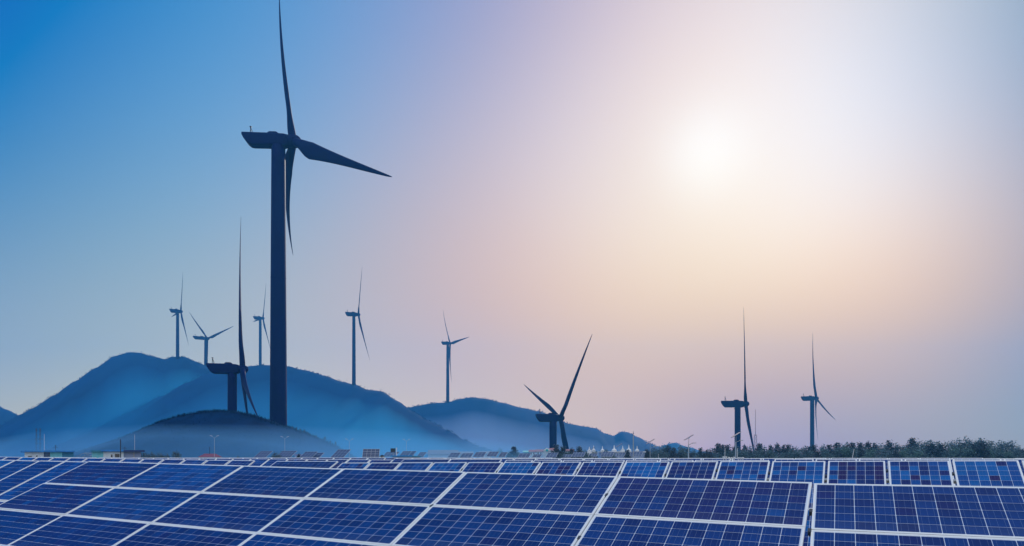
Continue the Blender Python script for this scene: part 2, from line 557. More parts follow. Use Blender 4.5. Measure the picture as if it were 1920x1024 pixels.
# ================================================================== solar tables
def cell_mat(name, c, rough=0.28):
    """poly-crystalline cell: small shifts of tone from crystal to crystal, thin light busbars"""
    m = bpy.data.materials.new(name)
    m.use_nodes = True
    t = m.node_tree
    b = t.nodes['Principled BSDF']
    b.inputs['Roughness'].default_value = rough
    b.inputs['Specular IOR Level'].default_value = 0.05
    uv = t.nodes.new('ShaderNodeUVMap')
    oi = t.nodes.new('ShaderNodeObjectInfo')
    geo = t.nodes.new('ShaderNodeTexCoord')
    vo = t.nodes.new('ShaderNodeTexVoronoi')
    vo.inputs['Scale'].default_value = 70
    t.links.new(geo.outputs['Object'], vo.inputs['Vector'])
    no = t.nodes.new('ShaderNodeTexNoise')
    no.inputs['Scale'].default_value = 2.6
    no.inputs['Detail'].default_value = 4
    t.links.new(geo.outputs['Object'], no.inputs['Vector'])
    # tone = 0.8 + 0.2*crystal + 0.4*noise + 0.2*object random
    sep = t.nodes.new('ShaderNodeSeparateColor')
    t.links.new(vo.outputs['Color'], sep.inputs[0])

    def math_(op, a, bb, cc=None):
        n = t.nodes.new('ShaderNodeMath')
        n.operation = op
        for i, x in enumerate((a, bb, cc)):
            if x is None:
                continue
            if isinstance(x, (int, float)):
                n.inputs[i].default_value = x
            else:
                t.links.new(x, n.inputs[i])
        return n.outputs[0]
    tone = math_('MULTIPLY_ADD', sep.outputs[0], 0.16, 0.48)
    tone = math_('MULTIPLY_ADD', no.outputs['Fac'], 0.62, tone)
    tone = math_('MULTIPLY_ADD', oi.outputs['Random'], 0.16, tone)
    sc = t.nodes.new('ShaderNodeVectorMath')
    sc.operation = 'SCALE'
    sc.inputs[0].default_value = c
    t.links.new(tone, sc.inputs['Scale'])
    # busbars: three thin lines along v
    sx = t.nodes.new('ShaderNodeSeparateXYZ')
    t.links.new(uv.outputs[0], sx.inputs[0])
    fr = math_('FRACT', math_('MULTIPLY', sx.outputs[0], 3.0), 0)
    d = math_('ABSOLUTE', math_('SUBTRACT', fr, 0.5), 0)
    line = math_('LESS_THAN', d, 0.022)
    line = math_('MULTIPLY', line, 0.30)
    mix = t.nodes.new('ShaderNodeMix')
    mix.data_type = 'RGBA'
    t.links.new(line, mix.inputs['Factor'])
    t.links.new(sc.outputs[0], mix.inputs['A'])
    mix.inputs['B'].default_value = (0.30, 0.42, 0.66, 1)
    # dust: gathers along the lower edge of a module and in faint runs down the slope
    # (object colour: red = dust on a cell of its own, green = length of the module)
    oc = t.nodes.new('ShaderNodeSeparateColor')
    t.links.new(oi.outputs['Color'], oc.inputs[0])
    ps = t.nodes.new('ShaderNodeSeparateXYZ')
    t.links.new(geo.outputs['Object'], ps.inputs[0])
    dist = math_('ADD', ps.outputs[1], oc.outputs[1])
    edge = math_('SUBTRACT', 1.0, math_('DIVIDE', dist, 0.20))
    edge = math_('MAXIMUM', math_('MINIMUM', edge, 1.0), oc.outputs[0])
    edge = math_('MAXIMUM', edge, 0.0)
    mp = t.nodes.new('ShaderNodeMapping')
    mp.inputs['Scale'].default_value = (16, 1.6, 1)
    t.links.new(geo.outputs['Object'], mp.inputs['Vector'])
    rn = t.nodes.new('ShaderNodeTexNoise')
    rn.inputs['Scale'].default_value = 1.0
    rn.inputs['Detail'].default_value = 5
    t.links.new(mp.outputs[0], rn.inputs['Vector'])
    fac = math_('MULTIPLY', rn.outputs['Fac'], math_('MULTIPLY_ADD', edge, 0.22, 0.035))
    mix2 = t.nodes.new('ShaderNodeMix')
    mix2.data_type = 'RGBA'
    t.links.new(fac, mix2.inputs['Factor'])
    t.links.new(mix.outputs['Result'], mix2.inputs['A'])
    mix2.inputs['B'].default_value = (0.24, 0.27, 0.36, 1)
    t.links.new(mix2.outputs['Result'], b.inputs['Base Color'])
    return m


CELLS = [cell_mat('cell_navy', (0.0005, 0.030, 0.180)), cell_mat('cell_deep_blue', (0.0005, 0.046, 0.235)), cell_mat('cell_blue', (0.0008, 0.078, 0.33)),
         cell_mat('cell_bright_blue', (0.0008, 0.125, 0.43)), cell_mat('cell_violet_blue', (0.006, 0.027, 0.178)), cell_mat('cell_plum', (0.018, 0.020, 0.135))]
PALETTES = {            # shares of the six cell tones
    'deep': (3, 7, 0, 0, .3, 0), 'navy': (7, 3, 0, 0, .6, 0), 'blue': (0, 5, 5, 0, 0, 0), 'bright': (0, 1, 4, 5, .4, .1), 'mixed': (1, 2, 4, 3, 2, 1), 'plum': (1, 3, 2, 1, 3, 2), 'violet': (2, 2, .3, 0, 6, .2)}


def cell_faces(mb, uvs, x0, x1, y0, y1, z, mi):
    c = min(x1 - x0, y1 - y0) * .035
    pts = [(x0 + c, y0), (x1 - c, y0), (x1, y0 + c), (x1, y1 - c), (x1 - c, y1), (x0 + c, y1), (x0, y1 - c), (x0, y0 + c)]
    top = [(a, b, z) for a, b in pts]
    bot = [(a, b, z - .0015) for a, b in pts]
    fs = [tuple(range(8))] + [(8 + k, 8 + (k + 1) % 8, (k + 1) % 8, k) for k in range(8)]
    mb.add(top + bot, fs, mi)
    uv = [((a - x0) / (x1 - x0), (b - y0) / (y1 - y0)) for a, b in pts]
    uvs += uv + [uv[0]] * 32


def set_uv(me, uvs):
    lay = me.uv_layers.new(name='cell')
    flat = [c for p in uvs for c in p]
    lay.data.foreach_set('uv', flat)


class PanelKind:
    """one size of framed module, lying in x (width) and -y (length), glass at z = 0"""

    def __init__(self, w, h, nx, ny, gap=.0062, fw=.020):
        self.w, self.h, self.nx, self.ny = w, h, nx, ny
        self.mx, self.my = fw + .007, fw + .006
        self.px, self.py = (w - 2 * self.mx) / nx, (h - 2 * self.my) / ny
        self.gap = gap
        b = MB().box(fw * .6, w - fw * .6, -h + fw * .6, -fw * .6, -.006, 0)
        self.lam = b.mesh('solar_panel', M_back)
        f = MB()
        zt, zb = .0035, -.036
        f.box(0, w, -fw, 0, zb, zt)
        f.box(0, w, -h, -h + fw, zb, zt)
        f.box(0, fw, -h + fw, -fw, zb, zt - .0004)
        f.box(w - fw, w, -h + fw, -fw, zb, zt - .0004)
        self.frame = f.mesh('frame', M_frame)
        self.grids = {}
        self.cell_meshes = {}

    def centre(self, i, j):
        return (self.mx + (i + .5) * self.px, -self.my - (j + .5) * self.py)

    def pick(self, pal, rng):
        return rng.choices(range(6), PALETTES[pal])[0]

    def grid(self, pal, var, skip=None):
        k = (pal, var)
        if k not in self.grids:
            rng = random.Random(f'{pal}{var}{self.w}')
            mb, uvs = MB(), []
            for j in range(self.ny):
                for i in range(self.nx):
                    cx, cy = self.centre(i, j)
                    hx, hy = (self.px - self.gap) / 2, (self.py - self.gap) / 2
                    cell_faces(mb, uvs, cx - hx, cx + hx, cy - hy, cy + hy, .0018, self.pick(pal, rng))
            me = mb.mesh('cell_grid', CELLS)
            set_uv(me, uvs)
            self.grids[k] = me
        return self.grids[k]

    def cell(self, tone):
        if tone not in self.cell_meshes:
            mb, uvs = MB(), []
            hx, hy = (self.px - self.gap) / 2, (self.py - self.gap) / 2
            cell_faces(mb, uvs, -hx, hx, -hy, hy, 0, 0)
            me = mb.mesh('solar_cell', CELLS[tone])
            set_uv(me, uvs)
            self.cell_meshes[tone] = me
        return self.cell_meshes[tone]


def row_frame(az, roll, tilt):
    r = Vector((math.cos(az) * math.cos(roll), math.sin(az) * math.cos(roll), math.sin(roll)))
    up0 = Vector((-math.sin(az), math.cos(az), 0))
    n0 = r.cross(up0).normalized()
    s = up0 * math.cos(tilt) + n0 * math.sin(tilt)
    return r, s, r.cross(s).normalized()


def solar_table(label, org, az, roll, tilt, kind, xs, n_rows, pals, seed, single=(), cells=True, pitch_gap=.022, group=None, clamps=()):
    """a rack of framed modules: xs = left edges along the row (0 = org), rows go down the slope from org"""
    rng = random.Random(seed)
    r, s, n = row_frame(az, roll, tilt)
    M = Matrix(((r.x, s.x, n.x, org[0]), (r.y, s.y, n.y, org[1]), (r.z, s.z, n.z, org[2]), (0, 0, 0, 1)))
    x0, x1 = min(xs), max(xs) + kind.w
    L = n_rows * (kind.h + pitch_gap)
    base = M @ Vector(((x0 + x1) / 2, -L / 2, 0))
    base.z = ground_z(base.x, base.y)
    t = thing('solar_table', label, 'solar array', base, group)
    inv = Matrix.Translation(base).inverted()
    for row in range(n_rows):
        for ci, x in enumerate(xs):
            p = link('solar_panel', kind.lam, t)
            p.matrix_basis = inv @ M @ Matrix.Translation((x, -row * (kind.h + pitch_gap), rng.uniform(-.003, .003))) @ Matrix.Rotation(rng.gauss(0, .0012), 4, 'X') @ Matrix.Rotation(rng.gauss(0, .001), 4, 'Y')
            link('frame', kind.frame, p)
            pal = pals(ci, row, rng) if callable(pals) else pals
            if (ci, row) in single:
                for j in range(kind.ny):
                    for i in range(kind.nx):
                        cx, cy = kind.centre(i, j)
                        co = link('solar_cell', kind.cell(kind.pick(pal, rng)), p, (cx, cy, .0018))
                        co.color = (max(0.0, 1 - (kind.h + cy) / .20), 10.0, 0, 1)
            elif cells:
                g = link('cell_grid', kind.grid(pal, rng.randint(0, 2)), p)
                g['kind'] = 'stuff'
                g.color = (0, kind.h, 0, 1)
    # rails and posts under the modules
    for fy in (.18, .5, .82):
        q = MB().box(x0 + .05, x1 - .05, -L * fy - .03, -L * fy + .03, -.10, -.038)
        o = link('rail', q.mesh('rail', M_galv), t)
        o.matrix_basis = inv @ M
    npost = max(2, int((x1 - x0) / 2.6) + 1)
    for k in range(npost):
        x = x0 + .35 + (x1 - x0 - .7) * k / (npost - 1)
        for fy in (.2, .8):
            top = M @ Vector((x, -L * fy, -.10))
            bz = ground_z(top.x, top.y) - .3
            q = MB().box(-.04, .04, -.03, .03, 0, top.z - bz)
            o = link('post', q.mesh('post', M_galv), t)
            o.matrix_basis = inv @ Matrix.Translation((top.x, top.y, bz)) @ Matrix.Rotation(az, 4, 'Z')
    for x, y in clamps:
        q = MB().box(x - .016, x + .016, y - .03, y + .03, -.04, .006)
        o = link('clamp', q.mesh('clamp', M_dark), t)
        o.matrix_basis = inv @ M
    return t


K_wide = PanelKind(2.114, .8925, 12, 6)
K_tall = PanelKind(1.045, 1.74, 6, 10, gap=.0066, fw=.024)
K_wide2 = PanelKind(2.52, .95, 12, 6)
PW = 2.127
gaps = (0, .0, .0, .0, .004, .012, 0)
xa = [i * PW + (0, 0, 0, .002, .006, .010)[i] for i in range(6)]


def pal_front(ci, row, rng):
    return {(5, 0): 'violet', (4, 0): 'deep', (5, 1): 'deep', (0, 0): 'violet', (0, 1): 'violet', (1, 1): 'blue', (2, 0): 'deep'}.get((ci, row)) or rng.choice(('deep', 'deep', 'navy', 'blue'))


solar_table('long blue solar array of wide panels, four deep, filling most of the front', (-8.146, 13.038, -.070), -.483, -.015, .459, K_wide, xa, 4, pal_front, 1,
            single={(5, 0), (4, 0), (5, 1), (4, 1)}, pitch_gap=.012, clamps=[(xa[5] - .010, -.45), (xa[5] - .010, -1.36), (xa[4] - .009, -.9)])
solar_table('blue solar array of wide panels past the dark gap in the lower right corner', (3.158, 7.113, -.2754), -.4505, -.002, .469, K_wide, [.016, PW + .03], 4, lambda c, r, g: 'deep', 2,
            single={(0, 0), (0, 1)}, pitch_gap=.012, clamps=[(.002, -.55), (.002, -.91), (.002, -1.5)])
solar_table('solar array of upright panels at the left edge, behind the front array', (-9.585, 15.478, -.0976), -.483, -.0096, .492, K_tall, [-1.08 * (k + 1) + .018 for k in range(6)], 2,
            lambda c, r, g: ('blue', 'deep', 'blue', 'bright', 'blue', 'deep')[c], 3)
# second row
A1 = rad(-27.26)
R1 = Vector((math.cos(A1), math.sin(A1), 0))
O1 = Vector((-3.752 * 1.1, 17.994 * 1.1, 0))


def on_row(k, z):
    p = O1 + R1 * (1.1 * k)
    return (p.x, p.y, z)


pal_r1 = ['mixed', 'violet', 'blue', 'bright', 'violet', 'bright', 'plum', 'violet', 'bright', 'violet', 'mixed', 'bright', 'plum', 'mixed', 'bright', 'mixed', 'blue', 'plum', 'mixed']
solar_table('second-row solar array of upright panels with patchy blue and plum cells', on_row(0, -.150), A1, .0062, .55, K_tall, [1.1 * k + .028 for k in range(-1, 17)], 2,
            lambda c, r, g: pal_r1[c] if r == 0 else 'mixed', 4, single={(c, 0) for c in range(10, 15)}, clamps=[(1.1 * k, -.35 - .1 * (k % 3)) for k in range(2, 16)])
solar_table('single wide dark panel array between two upright arrays in the second row', on_row(-3.42, -.115), A1, 0.0, .50, K_wide2, [.0], 3, lambda c, r, g: 'navy', 5)
solar_table('second-row solar array of upright panels running to the left edge', on_row(-4.27, -.098), A1, -.0085, .55, K_tall, [-1.13 * (k + 1) + .04 for k in range(17)], 2,
            lambda c, r, g: g.choice(('blue', 'bright', 'deep', 'blue')), 6)
# third row and the rows behind it, each a little farther along the same slope
O2 = Vector((-21.2, 34.75, 0))


def on_far(row, x, z):
    """a point on the top line of a row (2 = third row): x metres along it from the third row's start"""
    n = Vector((math.sin(-A1), math.cos(A1), 0)) * (5.6 * (row - 2))
    p = O2 + R1 * x + n
    return (p.x, p.y, z)


def tall_row(n):
    return [1.1 * k + .02 for k in range(n)]


solar_table('third-row solar array at the far left, seen as a thin blue strip', on_far(2, -9.0, .03), A1, -.003, .55, K_tall, tall_row(8), 2, 'blue', 7)
solar_table('third-row solar array of narrow blue panels below the red roof', on_far(2, 0, .0), A1, -.0046, .55, K_tall, tall_row(17), 2, lambda c, r, g: g.choice(('deep', 'blue', 'violet')), 8)
solar_table('third-row pair of wide dark panels in the middle of the field', on_far(2, 19.2, -.058), A1, 0, .5, K_wide, [0, 2.127], 3, 'navy', 9)
solar_table('third-row solar array of upright panels right of the dark wide pair', on_far(2, 23.6, -.088), A1, .001, .55, K_tall, tall_row(8), 2, 'deep', 10)
solar_table('third-row solar array showing only its white top rail on the right', on_far(2, 32.5, -.045), A1, .0012, .55, K_tall, tall_row(14), 2, 'deep', 11)
k = 0
FAR_LABELS = [
    (3, -8.0, 20, -.012, 'fourth-row solar array, a white line below the two blue-roofed buildings'), (3, 14.5, 12, -.045, 'fourth-row solar array, white edge left of the frontal grid'),
    (3, 28.2, 5, -.028, 'fourth-row solar array with a dark strip of panel under the mid-field arrays'), (3, 34.3, 16, -.048, 'fourth-row solar array ending under the right tree line'),
    (4, -6.0, 18, -.010, 'fifth-row solar array, thin white line on the left'), (4, 14.5, 16, -.040, 'fifth-row solar array, thin white line in the centre'), (4, 32.5, 6, -.020, 'fifth-row solar array with a dark sliver below the white spires'),
    (4, 39.5, 16, -.040, 'fifth-row solar array, thin pale line on the right'), (5, -4.0, 20, -.012, 'sixth-row solar array, the last thin line on the left'), (5, 18.5, 20, -.035, 'sixth-row solar array, the last thin line in the centre'),
    (5, 41.0, 18, -.035, 'sixth-row solar array, the last thin line before the trees on the right')]
for row, x, n, z, lab in FAR_LABELS:
    solar_table(lab, on_far(row, x, z), A1, 0.0, .55, K_tall, tall_row(n), 1, lambda c, r, g: g.choice(('deep', 'navy', 'violet')), 40 + row + int(x))

# small arrays standing beyond the field
M_faint = mat('dusty_panel_glass', (0.045, 0.075, 0.17), 0.35, noise=(3, .3))
M_line = mat('panel_edge', (0.55, 0.60, 0.68), 0.5)


def small_array(px0, px1, ytop, d, nx, ny, label, az=A1, tilt=.62, ph=.62, group='small solar arrays beyond the field'):
    """a pole-mounted array; px0..px1 its top edge in the photo"""
    r, s, n = row_frame(az, 0, tilt)
    o = at(px0, ytop, d)
    # width along the row so that the top edge spans the pixels
    X = (px1 - 960) / F
    w = (X * o.y - o.x) / (r.x - X * r.y)
    L = ny * ph
    M = Matrix(((r.x, s.x, n.x, o.x), (r.y, s.y, n.y, o.y), (r.z, s.z, n.z, o.z), (0, 0, 0, 1)))
    c = M @ Vector((w / 2, -L / 2, 0))
    gz = stand_z(c.x, c.y)
    t = thing('pole_mounted_array', label, 'solar array', (c.x, c.y, gz), group)
    inv = Matrix.Translation((c.x, c.y, gz)).inverted()
    cw = w / nx
    mp = MB()
    mp.box(.02, cw - .02, -ph + .02, -.02, -.03, 0)
    me = mp.mesh('solar_panel', M_faint)
    mf = MB()
    for i in range(nx + 1):
        mf.box(i * cw - .022, i * cw + .022, -L, 0, -.05, .006)
    for j in range(ny + 1):
        mf.box(0, w, -j * ph - .02, -j * ph + .02, -.05, .004)
    for i in range(nx):
        for j in range(ny):
            p = link('solar_panel', me, t)
            p.matrix_basis = inv @ M @ Matrix.Translation((i * cw, -j * ph, 0))
    fo = link('frame', mf.mesh('frame', M_line), t)
    fo.matrix_basis = inv @ M
    for fx in (.25, .75):
        top = M @ Vector((w * fx, -L * .5, -.05))
        b = MB().tube((0, 0, 0), (0, 0, top.z - gz + .02), .06, n=6)
        po = link('post', b.mesh('post', M_galv), t)
        po.matrix_basis = inv @ Matrix.Translation((top.x, top.y, gz - .02))
    return t


D1 = 150
for a, b, y, nx, ny, lab in (
        (489, 511, 846, 4, 4, 'small tilted solar array left of the white pole, below the dark mound'), (530, 557, 845.5, 5, 4, 'small tilted solar array at the foot of a white pole, below the mound'),
        (573, 596, 847, 4, 4, 'small tilted solar array beside the little red roof below the mound'), (594, 608, 849, 2, 3, 'narrow tilted solar array overlapping its neighbour below the mound'),
        (634, 658, 843, 4, 5, 'bright-edged tilted solar array at the foot of the mound')):
    small_array(a, b, y, D1, nx, ny, lab)
small_array(681, 712, 842, 140, 4, 4, 'pale upright solar array facing the field, four columns wide', az=-.02, tilt=1.15, ph=.55)
for a, b, y, nx, ny, lab in (
        (725, 749, 847.5, 4, 3, 'hazy solar array behind the long blue roof, by the white shed'), (756, 772, 846, 3, 3, 'hazy solar array under the dark square board on its post'), (773, 781, 846, 1, 3, 'single hazy solar column between two arrays'),
        (788, 800, 848, 3, 3, 'hazy solar array left of the pale-roofed long shed'), (846, 864, 849, 3, 3, 'hazy solar array in front of the pale long shed roof'), (868, 888, 850, 3, 3, 'hazy solar array before the first low white wall'),
        (893, 912, 848, 3, 3, 'hazy solar array between the two low white walls'), (918, 936, 847, 3, 3, 'hazy solar array just left of the pale conical tree'), (940, 952, 848, 2, 3, 'hazy solar array half under the pale conical tree'),
        (975, 996, 850, 3, 3, 'hazy solar array below the turquoise roof'), (1001, 1016, 852, 2, 2, 'low hazy solar array in front of the red-roofed houses'), (1028, 1047, 849, 3, 3, 'violet-grey solar array at the foot of the dark turbine tower'),
        (1057, 1073, 852, 3, 2, 'violet-grey solar array left of the widest one by the dark trees'), (1076, 1098, 848, 4, 3, 'wide violet-grey solar array right of the dark trees'), (1106, 1121, 850.5, 3, 2, 'violet-grey solar array behind the short white pole'),
        (1130, 1152, 847.5, 4, 3, 'violet-grey solar array under the left end of the white parapet'), (1158, 1173, 849, 3, 2, 'violet-grey solar array under the middle of the white parapet'), (1184, 1206, 846.5, 4, 3, 'violet-grey solar array at the right end of the white parapet')):
    small_array(a, b, y, 160, nx, ny, lab)


# ================================================================== wind turbines
def turbine(label, hub_px, D, psi, phi, gam, tau, tower_px, w_top, w_base, nac_len, nac_h, base=None, chord=1.0, L=60.0, tweak=None, psi_n=None):
    """hub at photo pixel hub_px and depth D; psi yaw of the rotor axis, tau its tilt, gam coning, phi blade phase (degrees)"""
    psi_n = psi * .5 if psi_n is None else psi_n
    psi, phi, gam, tau, psi_n = map(rad, (psi, phi, gam, tau, psi_n))
    H = at(hub_px[0], hub_px[1], D)
    a = Vector((math.cos(psi) * math.cos(tau), math.sin(psi) * math.cos(tau), math.sin(tau)))
    h = Vector((-math.sin(psi), math.cos(psi), 0))
    up = a.cross(h)
    ax0 = Vector((math.cos(psi_n), math.sin(psi_n), 0))
    hn = Vector((-math.sin(psi_n), math.cos(psi_n), 0))
    # tower axis lies behind the hub along the nacelle
    X = (tower_px - 960) / F
    o = (H.x - X * H.y) / (ax0.x - X * ax0.y)
    o = max(1.5, o)
    T = H - ax0 * o
    zb = (stand_z(T.x, T.y) if base is None else base) - 0.3
    ztop = H.z - nac_h * .42
    t = thing('wind_turbine', label, 'wind turbine', (T.x, T.y, zb), 'wind turbines')
    hz = ztop - zb
    prof = []
    for k in range(25):
        f = k / 24
        prof.append(((w_base + (w_top - w_base) * f) / 2, hz * f))
    tw = MB().lathe(prof, 32)
    for f in (.33, .66):
        rr = (w_base + (w_top - w_base) * f) / 2
        tw.lathe([(rr + .06, hz * f - .12), (rr + .06, hz * f + .12)], 32)
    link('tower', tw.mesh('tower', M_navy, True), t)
    hl = H - T + Vector((0, 0, T.z - zb))       # hub in the turbine's own space
    # nacelle: rounded box swept along the axis, tail cut on a slant
    rings = []
    hh, hw = nac_h / 2, nac_h * .46
    x_front, x_tail = -1.4 * nac_h / 4, -nac_len
    stations = [(x_tail, .52, 1.0, .90), (x_tail + .03 * nac_len, .10, 1.0, .96), (x_tail + .09 * nac_len, -.55, 1.0, 1.0), (x_tail + .15 * nac_len, -.92, 1.0, 1.0), (x_tail + .20 * nac_len, -1.0, 1.0, 1.0),
                (x_tail + .6 * nac_len, -1.0, .98, 1.0), (x_tail + .82 * nac_len, -.98, .92, .96), (x_front, -.80, .80, .80)]
    for x, zl, zh, ws in stations:
        ring = []
        cz, rz = (zl + zh) / 2 * hh, (zh - zl) / 2 * hh
        for k in range(20):
            th = 2 * PI * k / 20
            c, s = math.cos(th), math.sin(th)
            e = .28
            yy = math.copysign(abs(c) ** e, c) * hw * ws
            zz = math.copysign(abs(s) ** e, s) * rz + cz
            ring.append(hl + ax0 * x + hn * yy + Vector((0, 0, zz)))
        rings.append(ring)
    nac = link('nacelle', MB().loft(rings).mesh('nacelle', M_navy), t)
    # cooler hump and weather mast on the roof
    q = MB()
    r2 = []
    for x, z in ((-.52, 0), (-.48, .16), (-.46, .20), (-.34, .20), (-.32, .17), (-.27, 0)):
        r2.append([hl + ax0 * (x * nac_len) + hn * (sy * hw * .55) + Vector((0, 0, hh * .96 + z * hh * sz)) for sy, sz in ((-1, 0), (1, 0), (1, 1.6), (-1, 1.6))])
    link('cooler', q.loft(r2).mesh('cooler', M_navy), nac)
    q = MB()
    rr = nac_h * .021
    m0 = hl + ax0 * (-.86 * nac_len) + Vector((0, 0, hh))
    tip = m0 + ax0 * (.01 * nac_len) + Vector((0, 0, hh * 1.05))
    q.tube(m0 - ax0 * .0, tip, rr * 1.3, n=5)
    q.tube(m0 + ax0 * (.07 * nac_len), tip, rr, n=5)
    q.tube(m0 + h * hw * .3 + ax0 * (.04 * nac_len), tip, rr, n=5)
    q.tube(tip - h * hw * .4 - ax0 * .1, tip + h * hw * .4 + ax0 * .2, rr * 1.5, n=5)
    q.box(tip.x - rr * 3, tip.x + rr * 3, tip.y - rr * 3, tip.y + rr * 3, tip.z, tip.z + hh * .16)
    link('weather_mast', q.mesh('weather_mast', M_dark), nac)
    # hub: a blunt spinner
    rh = nac_h * (.44 if nac_len < 18 else .52)
    ah = (a + ax0).normalized()
    hs = ah.cross(up).normalized()
    hs, up_s = hs, hs.cross(ah).normalized()
    rings = []
    for x, r in ((-1.0, .80), (-.6, .92), (0, 1.0), (.45, .95), (.85, .74), (1.08, .48), (1.2, .2)):
        rings.append([hl + ah * (x * rh) + (hs * math.cos(2 * PI * k / 24) + up_s * math.sin(2 * PI * k / 24)) * (r * rh) for k in range(24)])
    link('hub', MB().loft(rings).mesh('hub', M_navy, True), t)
    for k in range(3):
        th = phi + k * 2 * PI / 3
        b = (up * math.cos(th) + h * math.sin(th)).normalized()
        e = a.cross(b).normalized()
        extra = Vector(tweak[k]) if tweak else Vector((0, 0, 0))
        q = MB()
        rings = []
        NS = 34
        for i in range(NS + 1):
            f = i / NS
            f = f ** 1.15
            rr_ = rh * .55 + (L - rh * .55) * f
            c = 2.1 + (3.9 - 2.1) * smooth((f - .03) / .17) if f < .2 else 3.9 * (1 - (f - .2) / .8) ** 1.0 * (1 - .15 * math.sin(PI * (f - .2) / .8)) + .30
            if f > .985:
                c *= .55
            th_ = 2.0 + (.95 - 2.0) * smooth((f - .02) / .25) if f < .27 else .95 * (1 - (f - .27) / .73) + .10
            c, th_ = c * chord, th_ * chord
            tw_ = rad(16) * (1 - f) ** 2 + rad(4)
            cd = e * math.cos(tw_) - a * math.sin(tw_)
            nd = e * math.sin(tw_) + a * math.cos(tw_)
            bend = math.sin(gam) * L * (.35 * f + .65 * f * f)
            ctr = hl + b * (rr_ * math.cos(gam)) + a * bend + extra * (f ** 1.5)
            ring = []
            ro = smooth((f - .02) / .16)
            for m in range(14):
                u = 2 * PI * m / 14
                cx = math.cos(u) * .5
                cz = math.sin(u) * .5 * (1 - .45 * ro * (0.5 - cx) * .9)
                ring.append(ctr + cd * (c * (cx + .18 * ro)) + nd * (th_ * cz))
            rings.append(ring)
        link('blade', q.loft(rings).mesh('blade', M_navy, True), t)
    return t


S = 60.0 / 41.0
turbine('huge dark backlit wind turbine towering over the scene, top blade cut off', (550, 265), 184 * S, 39.6, 2.7, 8.6, 12.1, 522, 5.3, 7.1, 19.6, 5.0, chord=1.55, L=60, psi_n=3, tweak=((-1.0, 0, 0), (4.2, 0, -1.5), (0, 0, -2.4)))
turbine('dark wind turbine with one blade straight up, its nacelle low over the mound', (455, 692.5), 171 * S, 21.7, 8.6, 3.1, 3.7, 435.5, 3.2, 3.4, 12.3, 3.7)
turbine('hazy blue turbine on the peak, leftmost on the hill', (339, 584), 677 * S, 38.5, -31.4, -.1, 4.5, 333, 4.0, 4.8, 15, 5.2, chord=1.2)
turbine('palest turbine, two blades raised in a wide V behind the hill', (389, 635), 701 * S, 59.5, 42.6, 4.1, 9.5, 385.5, 3.6, 4.4, 20, 4.8, chord=1.2)
turbine('hazy blue turbine close to the left of the huge tower', (493, 597), 755 * S, 35.7, -33.6, -.1, 4.8, 488, 4.2, 5.0, 15, 5.0, chord=1.2)
turbine('hazy blue turbine standing on the falling right shoulder of the hill', (672, 590), 543 * S, 25.0, -39.2, 1.6, 6.9, 663.5, 3.6, 4.4, 15, 4.6, chord=1.1)
turbine('slim grey-blue turbine alone on the rounded far hill', (844, 644), 635 * S, 23.9, 28.9, 5.8, 7.7, 839.5, 3.6, 4.6, 12, 4.2, chord=1.1)
turbine('low dark turbine with two blades in a V behind the red-roofed village', (1051, 784), 245 * S, 18.0, 67.1, 2.2, 9.5, 1037, 3.8, 4.2, 13.2, 4.2, chord=1.15)
turbine('blue turbine behind the tree line with one tall blade under the sun', (1398, 757.5), 275 * S, -11.9, -31.1, 0.0, 5.5, 1383, 3.4, 3.8, 14, 4.0)
turbine('turbine farthest to the right behind the trees, one blade pointing down right', (1530.5, 747), 426 * S, -34.7, 108.1, 5.3, 6.0, 1522.8, 3.6, 3.9, 13, 4.2, chord=1.1)

# ================================================================== buildings
M_blue_roof = mat('blue_sheet_roof', (0.03, 0.25, 0.68), 0.45, noise=(1.5, .2))
M_blue_dark = mat('dark_blue_sheet_roof', (0.015, 0.05, 0.18), 0.5)
M_wall_w = mat('white_render', (0.78, 0.88, 0.96), 0.85, noise=(1.2, .10))
M_wall_t = mat('turquoise_panel', (0.22, 0.70, 0.80), 0.7, noise=(1.2, .12))
M_wall_b = mat('teal_panel', (0.05, 0.27, 0.46), 0.7, noise=(1.2, .12))
M_wall_g = mat('grey_render', (0.32, 0.40, 0.60), 0.85, noise=(1.2, .12))
M_red = mat('red_roof_tiles', (0.17, 0.035, 0.09), 0.8, noise=(2.5, .2))
M_glass = mat('window_glass', (0.02, 0.035, 0.05), 0.08, spec=.8)
M_turq = mat('turquoise_sheet', (0.12, 0.52, 0.50), 0.6)
M_pale_roof = mat('pale_sheet_roof', (0.16, 0.20, 0.27), 0.7, noise=(1, .12))


def wx(px, d):
    return (px - 960) / F * d


def wz(py, d):
    return (HY - py) / F * d


